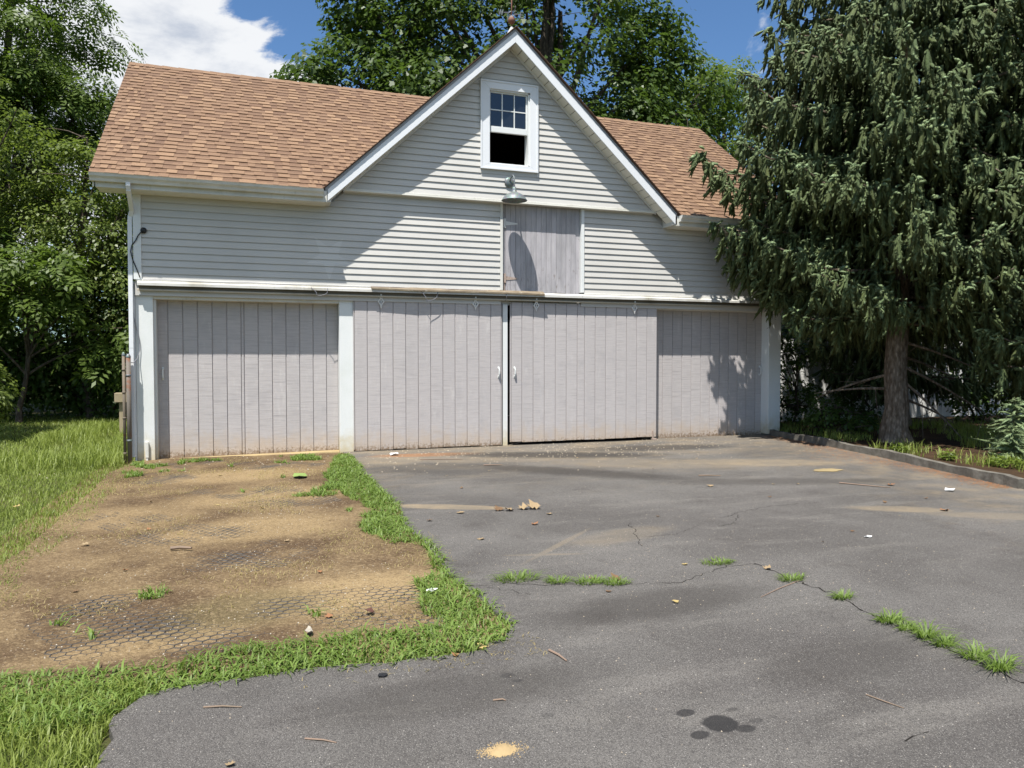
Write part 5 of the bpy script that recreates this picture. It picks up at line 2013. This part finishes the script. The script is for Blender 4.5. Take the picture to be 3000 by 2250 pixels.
# shaded grass under the spruces
P = scatter(16000, 7.2, 12.5, -6.2, 1.9, lambda x, y: (x > interp(CURB, y) + 0.16) & (vnoise(x, y, 91, 1.3, 3) > 0.52))
k = len(P)
g = grass_obj('shade_grass', [(on(P, 0.05), rg.uniform(0.06, 0.20, k), 0.009 * rg.uniform(0.7, 1.3, k), rg.uniform(0.2, 0.9, k))], M_grass, rg)
tag(g, 'long dark grass under the spruces behind the kerb', 'grass', kind='stuff')

# weed tufts in the cracks: one object each
TUFTS = [(-0.08, -7.27, 0.15, 0.06, 'broad low weed tuft at the left end of the crosswise crack'),
         (0.17, -7.40, 0.09, 0.045, 'small weed tuft just right of the broad one in the crack'),
         (0.34, -7.49, 0.10, 0.05, 'weed tuft in the middle of the crosswise crack'),
         (0.50, -7.56, 0.09, 0.045, 'weed tuft with dead leaves at the right end of the row'),
         (1.40, -7.36, 0.12, 0.04, 'flat pale tuft alone beyond the crosswise crack'),
         (1.62, -7.86, 0.09, 0.045, 'pale tuft at the bend of the crack'),
         (1.66, -8.27, 0.065, 0.05, 'small upright tuft midway down the long crack'),
         (1.60, -8.68, 0.075, 0.065, 'green tuft at the head of the long row of weeds'),
         (1.595, -8.80, 0.05, 0.05, 'narrow tuft second in the long row of weeds'),
         (1.59, -8.92, 0.05, 0.085, 'tallest spiky tuft in the long row of weeds'),
         (1.585, -9.04, 0.055, 0.06, 'bushy tuft below the spiky one'),
         (1.595, -9.20, 0.06, 0.075, 'upright tuft near the right picture edge'),
         (1.58, -9.34, 0.065, 0.08, 'tuft cut by the right picture edge')]
for (x_, y_, r_, h_, lab) in TUFTS:
    n_ = int(70 + 900 * r_)
    a = rg.uniform(0, 2 * math.pi, n_)
    rr = r_ * rg.uniform(0, 1, n_) ** 0.6
    P = np.stack([rr * np.cos(a), rr * 0.5 * np.sin(a), np.full(n_, -0.005)], -1)
    V, q, t = blades(P, h_ * rg.uniform(0.35, 1.25, n_), 0.0046 * rg.uniform(0.7, 1.5, n_), a + rg.normal(0, 0.7, n_), rg.uniform(0.5, 2.0, n_), rg)
    o = link_mesh('weed_tuft', np_mesh('weed_tuft', V, [q, t]), M_crab, None, (x_, y_, 0.0))
    tag(o, lab, 'weed', 'weed tufts in the asphalt cracks')
# bright ground cover at the right end of the kerb
for (x_, y_, r_, lab) in ((7.55, -4.85, 0.30, 'bright green leafy weeds over the right end of the kerb'), (7.42, -3.2, 0.13, 'little bright weed leaning over the kerb'),
                          (7.35, -4.1, 0.10, 'small bright weed beside the kerb')):
    n_ = int(1500 * r_)
    a = rg.uniform(0, 2 * math.pi, n_)
    rr = r_ * rg.uniform(0, 1, n_) ** 0.5
    P = np.stack([rr * np.cos(a) * 0.6, rr * np.sin(a), rg.uniform(0.02, 0.16, n_) * (1 - rr / r_ * 0.6)], -1)
    Nn = np.array([0, 0, 1.0]) + rg.normal(0, 0.4, (n_, 3))
    D = np.stack([np.cos(a), np.sin(a), -0.2 + 0 * a], -1) + rg.normal(0, 0.4, (n_, 3))
    me = leaf_mesh('leafy_weed', P, Nn, D, rg.uniform(0.03, 0.065, n_), LEAF_KITE, LEAF_KITE_F)
    o = link_mesh('leafy_weed', me, M_yellowgreen, None, (x_, y_, 0.06))
    tag(o, lab, 'weed', 'weeds along the kerb')

# ------------------------------------------------------------------ litter
def leafcol(name, c1, c2):
    def fn(N, b):
        N.set(b.inputs['Base Color'], N.mix(N.noise(N.pos(), 70, 3, 0.6), c1, c2))
        b.inputs['Roughness'].default_value = 0.8
    return mat(name, fn)


DL = [leafcol('dead_leaf_tan', (0.20, 0.14, 0.075), (0.34, 0.25, 0.14)), leafcol('dead_leaf_brown', (0.08, 0.045, 0.022), (0.20, 0.12, 0.06)),
      leafcol('dead_leaf_yellow', (0.30, 0.22, 0.08), (0.42, 0.32, 0.13)), leafcol('dead_leaf_orange', (0.20, 0.085, 0.035), (0.30, 0.15, 0.07))]


def dead_leaf(x_, y_, size, ci, label, group=None, curl=0.35, z_=0.004):
    v = LEAF_MAPLE.copy()
    v[:, 1] -= 0.5
    v[:, 2] = curl * (v[:, 0] ** 2 * 1.6 + (v[:, 1]) ** 2 * 1.1) + rg.normal(0, 0.03, len(v)) + curl * 0.25 * v[:, 0]
    v *= size
    a = rg.uniform(0, 6.28)
    c, s_ = math.cos(a), math.sin(a)
    x, y = v[:, 0] * c - v[:, 1] * s_, v[:, 0] * s_ + v[:, 1] * c
    vv = np.stack([x, y, v[:, 2] - v[:, 2].min()], -1)
    cen = vv.mean(0)
    vv = np.concatenate([vv, [cen - np.array([0, 0, cen[2] * 0.7])]])
    f = np.array([(k_, (k_ + 1) % 12, 12) for k_ in range(12)])
    o = link_mesh('dead_leaf', np_mesh('dead_leaf', vv, f), DL[ci], None, (x_, y_, z_))
    tag(o, label, 'leaf', group)
    return o


for (x_, y_, s_, ci, lab, cu) in [
        (0.50, -5.10, 0.11, 1, 'dark brown crumpled leaf at the end of the sandy strip', 0.7), (0.60, -5.16, 0.10, 0, 'tan curled leaf beside the dark crumpled one', 0.7),
        (0.74, -5.12, 0.12, 0, 'tan leaf in the small heap right of the sandy strip', 0.8), (0.84, -5.14, 0.15, 0, 'largest crumpled tan leaf right of the sandy strip', 1.0),
        (0.90, -5.42, 0.07, 0, 'lone pale leaf below the heap of leaves', 0.4), (0.61, -5.78, 0.07, 3, 'small reddish leaf on open asphalt above the weeds', 0.6),
        (0.13, -5.09, 0.09, 0, 'flat tan leaf under the sandy strip', 0.3), (-0.22, -5.34, 0.06, 1, 'dark leaf near the crabgrass strip', 0.8),
        (0.02, -6.14, 0.07, 0, 'pale leaf on asphalt left of the scratched mark', 0.4), (0.52, -7.50, 0.08, 1, 'dark curled leaf lying on the right weed tuft', 0.9),
        (0.40, -7.43, 0.06, 3, 'reddish leaf lying behind the middle weed tuft', 0.6), (-0.63, -8.31, 0.06, 2, 'yellow leaf at the edge of the lower crabgrass', 0.5),
        (-0.78, -8.37, 0.04, 3, 'tiny brown leaf at the asphalt edge', 0.7), (4.53, -6.5, 0.09, 3, 'orange leaf at the right side of the asphalt', 0.6),
        (1.63, -7.60, 0.06, 0, 'curled tan leaf just above the bent crack', 0.7), (1.16, -7.32, 0.05, 2, 'yellow leaf left of the flat pale tuft', 0.5),
        (0.66, -8.02, 0.05, 2, 'yellow leaf below the crosswise crack', 0.5), (-1.62, -9.2, 0.045, 0, 'tan leaf in the lower left corner of the asphalt', 0.5),
        (-1.78, -9.05, 0.04, 0, 'pale leaf beside the bottom left grass edge', 0.5), (-1.20, -9.38, 0.05, 0, 'leaf close to the bottom picture edge', 0.9),
        (-2.95, -5.3, 0.06, 0, 'light leaf at the lawn edge', 0.5), (-3.9, -3.4, 0.07, 2, 'yellowish leaf lying on the lawn', 0.5),
        (5.2, -5.2, 0.10, 3, 'orange brown leaf beside the kerb shadow', 0.5), (3.2, -4.6, 0.09, 0, 'tan leaf in the middle of the driveway', 0.5)]:
    dead_leaf(x_, y_, s_, ci, lab, None, cu)
for k in range(30):
    y_ = -0.25 - 8.3 * rg.uniform(0, 1) ** 1.7
    x_ = rg.uniform(-0.2, 6.2 + 0.1 * y_)
    dead_leaf(x_, y_, rg.uniform(0.02, 0.05), int(rg.integers(0, 2)), 'small dry leaf scrap scattered on the asphalt', 'small leaf scraps on the asphalt', rg.uniform(0.2, 0.9))
for k in range(14):
    y_ = rg.uniform(-7.8, -0.6)
    x_ = rg.uniform(-2.9, -0.9)
    dead_leaf(x_, y_, rg.uniform(0.03, 0.06), int(rg.integers(0, 4)), 'small dry leaf scrap lying on the dirt pad', 'small leaf scraps on the dirt pad', rg.uniform(0.3, 0.9), -0.004)

M_twig = mat('pale_twig', f_paint((0.24, 0.165, 0.12), (0.12, 0.11, 0.07), 0.5, 0.8, 0.2))
for (a, b_, r_, lab) in [((-0.325, -8.455), (-0.295, -8.605), 0.006, 'reddish stick lying on the asphalt below the pad corner'),
                         ((-1.52, -8.95), (-1.41, -9.02), 0.0035, 'thin pale twig in the lower left asphalt'),
                         ((-1.9, -8.55), (-1.75, -8.60), 0.004, 'bent twig beside the lower crabgrass'),
                         ((0.55, -1.3), (1.15, -1.45), 0.007, 'long pale stick in front of the left centre door'),
                         ((1.25, -2.15), (1.5, -2.2), 0.008, 'short yellowish stick in the driveway'),
                         ((4.75, -4.9), (5.05, -5.35), 0.008, 'dark twig on the right of the driveway'),
                         ((1.65, -7.9), (1.2, -8.1), 0.003, 'hair thin stalk beside the bent crack'),
                         ((0.78, -9.35), (0.83, -9.5), 0.003, 'curved dry stalk at the lower right'),
                         ((-0.75, -8.88), (-0.70, -8.9), 0.004, 'tiny wood chip near the oil spots'),
                         ((-2.3, -5.70), (-2.15, -5.74), 0.014, 'dark stub of wood on the dirt pad'),
                         ((3.5, -3.9), (3.75, -4.0), 0.009, 'dark twig in the middle of the driveway')]:
    A_, B_ = Vector((*a, r_)), Vector((*b_, r_))
    mid = (A_ + B_) / 2 + Vector((random.gauss(0, 0.012), random.gauss(0, 0.012), 0.002))
    o = MB().tube([A_, mid, B_], [r_, r_ * 0.9, r_ * 0.6], 6).build('twig', M_twig, origin=(A_.x, A_.y, 0))
    tag(o, lab, 'twig')


def scrap(name, x_, y_, sx, sy, material, label, cat, lift=0.012, n=8, z_=0.003):
    """crumpled flat scrap with a little thickness"""
    pts = []
    for k in range(n):
        a = 2 * math.pi * k / n + random.uniform(-0.2, 0.2)
        r_ = random.uniform(0.75, 1.1)
        pts.append((x_ + sx * r_ * math.cos(a), y_ + sy * r_ * math.sin(a), z_ + random.uniform(0.0, lift)))
    m_ = MB()
    c = (x_, y_, z_ + lift * 0.8)
    top = [(p[0], p[1], p[2] + 0.003) for p in pts]
    i = 0
    m_.v = pts + top + [c]
    m_.f = [tuple(range(n))[::-1]] + [(k, (k + 1) % n, (k + 1) % n + n, k + n) for k in range(n)] + [(k + n, (k + 1) % n + n, 2 * n) for k in range(n)]
    o = m_.build(name, material, origin=(x_, y_, 0))
    tag(o, label, cat)
    return o


M_lime = mat('lime_cloth', color=(0.19, 0.27, 0.07), rough=0.8)
M_paper = mat('white_paper', color=(0.72, 0.72, 0.70), rough=0.7)
M_brown = mat('dark_brown_chip', color=(0.10, 0.045, 0.03), rough=0.7)
M_stone = mat('pale_stone', f_paint((0.42, 0.38, 0.31), (0.25, 0.22, 0.17), 0.5, 0.9, 0.4))
scrap('cloth_scrap', -1.17, -2.34, 0.10, 0.13, M_lime, 'lime green cloth scrap on the dirt in front of the left door', 'cloth', 0.03)
scrap('rubber_scrap', -1.15, -8.48, 0.026, 0.020, M_black, 'flat black rubber scrap on the asphalt below the pad', 'scrap', 0.006)
scrap('brick_chip', -1.08, -7.60, 0.030, 0.030, M_brown, 'dark red brown brick chip on the sandy patch', 'chip', 0.02, 6)
scrap('stone', -1.43, -7.82, 0.020, 0.045, M_stone, 'pale oblong stone on the honeycomb grid', 'stone', 0.02)
scrap('paper_scrap', -0.66, -7.35, 0.05, 0.03, M_paper, 'white paper scrap caught in the crabgrass strip', 'paper', 0.03)
scrap('paper_scrap', 0.30, -0.62, 0.07, 0.10, M_paper, 'crumpled white paper by the left centre door', 'paper', 0.04)
scrap('paper_scrap', 5.51, -5.70, 0.06, 0.05, M_paper, 'white paper scrap on the right side of the driveway', 'paper', 0.03)
scrap('paper_scrap', 3.0, -7.1, 0.04, 0.02, M_paper, 'small white scrap at the right edge of the asphalt', 'paper', 0.01)
scrap('stone', 6.62, -5.95, 0.16, 0.20, M_stone, 'rough boulder at the near end of the kerb', 'stone', 0.16, 10)
scrap('stone', 6.95, -5.75, 0.12, 0.14, M_stone, 'smaller rock beside the boulder at the kerb end', 'stone', 0.12, 9)
M_mud = mat('dried_yellow_mud', f_paint((0.30, 0.235, 0.125), (0.19, 0.15, 0.09), 0.7, 0.95, 0.4), spec=0.05)
scrap('mud_crust', 5.35, -4.04, 0.22, 0.13, M_mud, 'flat crust of dried yellow mud on the asphalt near the kerb', 'mud', 0.003, 22)

# sawdust heap
M_saw = mat('fresh_sawdust', f_paint((0.36, 0.265, 0.14), (0.22, 0.15, 0.075), 0.5, 0.95, 0.6), spec=0.05)
sroot = empty('sawdust_heap', (-0.85, -9.27, 0), 'small heap of pale sawdust on the asphalt near the bottom edge', 'sawdust')
rgx = np.linspace(-0.12, 0.12, 25)
SX, SY = np.meshgrid(rgx, rgx)
rad_ = np.sqrt((SX / 0.050) ** 2 + (SY / 0.036) ** 2) + 1.7 * (vnoise(SX, SY, 5, 34, 3) - 0.45)
SZ = 0.014 * np.clip(1 - rad_, -0.2, 1) + 0.003 * (vnoise(SX, SY, 8, 90, 2) - 0.5)
iv = np.arange(SX.size).reshape(SX.shape)
fq = np.stack([iv[:-1, :-1], iv[:-1, 1:], iv[1:, 1:], iv[1:, :-1]], -1).reshape(-1, 4)
fq = fq[(SZ.ravel()[fq].max(1) > 0.0)]
link_mesh('mound', np_mesh('mound', np.stack([SX, SY, SZ], -1).reshape(-1, 3), fq), M_saw, sroot)


def crumbs(n, cx, cy, sx, sy, smin, smax, z_=0.0):
    a = rg.uniform(0, 6.28, n)
    P = np.stack([cx + rg.normal(0, sx, n), cy + rg.normal(0, sy, n), np.full(n, z_)], -1)
    s_ = rg.uniform(smin, smax, n)
    V, F = [], []
    t4 = np.array([(1, 0, 0), (-0.5, 0.8, 0), (-0.5, -0.8, 0), (0, 0, 0.8)], float)
    for k in range(n):
        c, s2 = math.cos(a[k]), math.sin(a[k])
        M = np.array([(c, -s2, 0), (s2, c, 0), (0, 0, 1)])
        V.append(P[k] + (t4 * s_[k]) @ M.T)
        F += [(4 * k, 4 * k + 1, 4 * k + 3), (4 * k + 1, 4 * k + 2, 4 * k + 3), (4 * k + 2, 4 * k, 4 * k + 3)]
    return np_mesh('crumbs', np.concatenate(V), np.array(F))


o = link_mesh('crumbs', crumbs(1300, 0.008, 0.0, 0.034, 0.020, 0.0010, 0.0044, 0.001), M_saw, sroot)
o['kind'] = 'stuff'
# grit, wood chips and fallen needles
M_grit = mat('pale_grit', f_paint((0.34, 0.29, 0.22), (0.22, 0.17, 0.11), 0.6, 0.9, 0.3))
me = crumbs(900, 2.9, -0.8, 2.6, 0.75, 0.004, 0.016, 0.0)
o = link_mesh('grit', me, M_grit)
tag(o, 'pale grit and wood chips scattered in front of the doors', 'grit', kind='stuff')
me = crumbs(1200, 1.0, -7.2, 1.6, 1.6, 0.0015, 0.0055, 0.0)
o = link_mesh('gravel_specks', me, M_grit)
tag(o, 'fine pale gravel specks strewn over the near asphalt', 'gravel', kind='stuff')
me = crumbs(1500, -1.9, -5.2, 0.75, 2.2, 0.002, 0.007, -0.012)
o = link_mesh('pebbles', me, M_stone)
tag(o, 'small pebbles strewn over the dirt pad', 'pebbles', kind='stuff')
n = 5200
tpos = rg.uniform(0, 1, n)
cy_ = -0.1 - 5.7 * tpos
cx_ = interp(CURB, cy_) - np.abs(rg.normal(0, 0.33, n)) * (0.5 + 1.1 * np.exp(-((cy_ + 3.0) / 0.9) ** 2)) - 0.01
near = np.abs(rg.normal(0, 1, n)) < 2
P = np.stack([cx_, cy_, np.full(n, 0.003)], -1)
L_ = rg.uniform(0.015, 0.045, n)
a = rg.uniform(0, 6.28, n)
d = np.stack([np.cos(a), np.sin(a), rg.uniform(-0.05, 0.25, n)], -1)
s_ = np.stack([-np.sin(a), np.cos(a), 0 * a], -1) * 0.0035
V = np.stack([P - s_, P + s_, P + d * L_[:, None]], 1).reshape(-1, 3)
M_needlebrown = leafcol('fallen_needle', (0.22, 0.085, 0.03), (0.36, 0.17, 0.07))
o = link_mesh('fallen_needles', np_mesh('fallen_needles', V, np.arange(3 * n).reshape(-1, 3)), M_needlebrown)
tag(o, 'rust brown fallen needles drifted along the kerb', 'needles', kind='stuff')

# ------------------------------------------------------------------ barn light, weathervane, posts and cables
lamp = empty('barn_light', (2.315, -0.15, 4.36), 'galvanised gooseneck barn light above the loft door', 'lamp')
LX, LY = 2.315, -0.37
tl = Matrix.Rotation(R(90), 3, 'X')
MB().lathe([(0.0, 0.028), (0.045, 0.028), (0.060, 0.020), (0.078, 0.012), (0.082, 0.0), (0.0, 0.0)], (LX - 0.012, -0.146, 4.355), 24, tl).build('wall_plate', M_galv, lamp, True)
arm = [(LX - 0.01, -0.165, 4.365), (LX, -0.215, 4.415), (LX, -0.29, 4.435), (LX, -0.350, 4.395), (LX, LY, 4.31), (LX, LY, 4.20)]
fine = []
for i in range(len(arm) - 1):
    p0 = Vector(arm[max(i - 1, 0)])
    p1, p2 = Vector(arm[i]), Vector(arm[i + 1])
    p3 = Vector(arm[min(i + 2, len(arm) - 1)])
    for k in range(5):
        t = k / 5
        fine.append(0.5 * ((2 * p1) + (p2 - p0) * t + (2 * p0 - 5 * p1 + 4 * p2 - p3) * t * t + (3 * p1 - p0 - 3 * p2 + p3) * t ** 3))
fine.append(Vector(arm[-1]))
MB().tube(fine, 0.0125, 10).build('gooseneck', M_galv, lamp, True)
hd = MB()
zc = 4.015
hd.lathe([(0.0, 0.215), (0.030, 0.212), (0.036, 0.175), (0.040, 0.140), (0.052, 0.128), (0.075, 0.118), (0.115, 0.100), (0.150, 0.078), (0.172, 0.055), (0.178, 0.046),
          (0.207, 0.000), (0.210, -0.004), (0.205, -0.004), (0.174, 0.042), (0.145, 0.068), (0.10, 0.092), (0.05, 0.115), (0.0, 0.118)], (LX, LY, zc), 36)
hd.build('shade', M_galv, lamp, True)
MB().lathe([(0.0, 0.10), (0.02, 0.10), (0.03, 0.07), (0.028, 0.045), (0.014, 0.03), (0.0, 0.028)], (LX, LY, zc), 16).build('bulb', mat('frosted_bulb', color=(0.6, 0.6, 0.57), rough=0.4), lamp, True)

M_copper = mat('old_copper', f_rust((0.20, 0.09, 0.06), 0.0))
VX, VY = CX + 0.01, -0.17
vane = empty('weathervane', (VX, VY, 6.76), 'weathervane with copper ball and compass letters on the gable peak', 'weathervane')
MB().hexa([(VX - 0.09, VY - 0.05, 6.72), (VX + 0.09, VY - 0.05, 6.72), (VX + 0.09, VY + 0.05, 6.72), (VX - 0.09, VY + 0.05, 6.72)],
          [(VX - 0.012, VY - 0.012, 6.87), (VX + 0.012, VY - 0.012, 6.87), (VX + 0.012, VY + 0.012, 6.87), (VX - 0.012, VY + 0.012, 6.87)]).build('mount', M_gutter, vane)
MB().tube([(VX, VY, 6.80), (VX, VY, 7.62)], 0.010, 8).build('rod', M_copper, vane, True)
MB().lathe([(0.0, -0.060), (0.028, -0.054), (0.050, -0.033), (0.060, -0.002), (0.058, 0.020), (0.040, 0.046), (0.030, 0.054), (0.0, 0.058)], (VX, VY, 6.965), 20).build('ball', M_copper, vane, True)
MB().lathe([(0.0, 0.034), (0.030, 0.034), (0.041, 0.026), (0.041, 0.020), (0.0, 0.020)], (VX, VY, 6.995), 16).build('ball_cap', M_iron, vane, True)
zA = 7.075
arms = MB()
for sg in (-1, 1):
    arms.tube([(VX + sg * 0.01, VY, zA + 0.035), (VX + sg * 0.05, VY, zA + 0.012), (VX + sg * 0.14, VY, zA)], 0.0065, 6)
    arms.tube([(VX + sg * 0.01, VY, zA - 0.035), (VX + sg * 0.05, VY, zA - 0.012), (VX + sg * 0.09, VY, zA - 0.002)], 0.0055, 6)
    arms.tube([(VX, VY + sg * 0.01, zA + 0.035), (VX, VY + sg * 0.05, zA + 0.012), (VX, VY + sg * 0.14, zA)], 0.0065, 6)
arms.build('compass_arms', M_galv, vane)


def strokes(name, segs, ox, oz, axis='x', oy=0.0, t=0.0085):
    m_ = MB()
    for (x0, z0, x1, z1) in segs:
        if axis == 'x':
            m_.tube([(ox + x0, oy, oz + z0), (ox + x1, oy, oz + z1)], t, 4)
        else:
            m_.tube([(oy, ox + x0, oz + z0), (oy, ox + x1, oz + z1)], t, 4)
    return m_.build(name, M_galv, vane)


strokes('letter_w', [(0, 0.045, 0.022, -0.045), (0.022, -0.045, 0.04, 0.04), (0.04, 0.04, 0.058, -0.045), (0.058, -0.045, 0.08, 0.045)], VX - 0.225, zA, 'x', VY)
strokes('letter_e', [(0, -0.045, 0, 0.045), (0, 0.045, 0.06, 0.045), (0, 0, 0.052, 0), (0, -0.045, 0.06, -0.045)], VX + 0.150, zA, 'x', VY)
strokes('letter_n', [(0, -0.045, 0, 0.045), (0, 0.045, 0.055, -0.045), (0.055, -0.045, 0.055, 0.045)], VY + 0.145, zA, 'y', VX)
strokes('letter_s', [(0.055, 0.038, 0.03, 0.045), (0.03, 0.045, 0, 0.026), (0, 0.026, 0.055, -0.02), (0.055, -0.02, 0.03, -0.045), (0.03, -0.045, 0, -0.038)], VY - 0.20, zA, 'y', VX)
ar = MB()
ar.tube([(VX - 0.28, VY, 7.50), (VX + 0.28, VY, 7.50)], 0.008, 6)
ar.prism_y([(VX + 0.26, 7.45), (VX + 0.36, 7.50), (VX + 0.26, 7.55)], VY - 0.004, VY + 0.004)
ar.prism_y([(VX - 0.36, 7.44), (VX - 0.24, 7.48), (VX - 0.24, 7.52), (VX - 0.36, 7.56)], VY - 0.004, VY + 0.004)
ar.build('arrow', M_copper, vane)

for (x_, r_, h_, mt, lab) in ((-3.422, 0.0205, 1.50, M_pipe2, 'thin brown steel fence pipe left of the thicker one'),
                              (-3.362, 0.031, 1.475, M_pipe, 'thick rust streaked steel fence pipe at the barn corner')):
    y_ = -0.13
    p = empty('fence_pipe', (x_, y_, 0), lab, 'pipe', 'steel pipes at the left barn corner')
    MB().tube([(x_, y_, -0.05), (x_, y_, h_)], r_, 14).build('pipe', mt, p, True)
    MB().lathe([(r_ + 0.003, 0.0), (r_ + 0.003, 0.012), (r_ * 0.8, 0.035), (r_ * 0.4, 0.048), (0.0, 0.052)], (x_, y_, h_), 14).build('cap', M_galv, p, True)
    for zc in ((0.30, 1.22) if r_ > 0.03 else (0.12, 0.62, 0.98, 1.30)):
        MB().lathe([(r_, -0.014), (r_ + 0.005, -0.012), (r_ + 0.005, 0.012), (r_, 0.014)], (x_, y_, zc), 14).build('band', M_galv if r_ > 0.03 else mt, p, True)
p = empty('wooden_post', (-4.12, 4.35, 0), 'short wooden post with a square cap beyond the fence pipes', 'post')
box('shaft', M_postwood, p, -4.17, -4.07, 4.30, 4.40, -0.05, 0.62, 0.005)
box('cap', M_postwood, p, -4.24, -4.00, 4.23, 4.47, 0.62, 0.80, 0.008)

ins = empty('cable_entry', (-3.15, -0.06, 3.275), 'black cable bushing with a drooping cable at the upper left corner', 'cable')
MB().lathe([(0.0, 0.030), (0.030, 0.028), (0.042, 0.014), (0.042, 0.0), (0.0, 0.0)], (-3.15, -0.056, 3.275), 14, tl).build('bushing', M_black, ins, True)
MB().tube([(-3.165, -0.085, 3.265), (-3.215, -0.085, 3.20), (-3.255, -0.075, 3.12), (-3.300, -0.068, 3.06), (-3.318, -0.068, 2.97), (-3.295, -0.07, 2.86), (-3.235, -0.07, 2.70), (-3.205, -0.07, 2.61)],
          [0.008] * 8, 6).build('cable', M_black, ins, True)
wire = []
for k in range(40):
    t = k / 39
    wire.append((-3.16 + 5.40 * t, -0.088 - 0.012 * math.sin(t * 23) , 2.578 + 0.006 * math.sin(t * 31)))
wire += [(2.262, -0.118, 2.55), (2.268, -0.118, 2.48), (2.266, -0.075, 2.42)]
o = MB().tube(wire, 0.0042, 5).build('loose_wire', M_cablegrey, origin=(-3.16, -0.09, 2.58))
tag(o, 'thin loose wire lying along the ledge over the doors', 'wire')
for (xa, xb, yy_, dip, lab) in ((0.82, 1.12, -0.115, 0.16, 'short wire loop dangling from the ledge over the left centre door'),
                                (-0.86, -0.60, -0.115, 0.13, 'short wire loop dangling from the ledge near the middle post')):
    wl = [(xa + (xb - xa) * k / 10 + 0.03 * math.sin(k), yy_ - 0.012 * math.sin(k * 0.6), 2.545 - dip * math.sin(math.pi * k / 10) ** 0.8) for k in range(11)]
    o = MB().tube(wl, 0.0045, 5).build('wire_loop', M_cablegrey, smooth=True, origin=(xa, yy_, 2.55))
    tag(o, lab, 'wire')
wire = [(-3.30, -0.02, 2.52), (-3.315, -0.02, 2.30), (-3.30, -0.01, 2.05), (-3.262, 0.008, 1.85), (-3.235, 0.012, 1.70), (-3.232, 0.012, 1.58), (-3.262, -0.01, 1.46), (-3.30, -0.09, 1.40), (-3.34, -0.125, 1.40)]
o = MB().tube(wire, 0.0055, 6).build('hanging_wire', M_cablegrey, smooth=True, origin=(-3.30, -0.02, 2.5))
tag(o, 'grey wire hanging down the left door post to the pipes', 'wire')
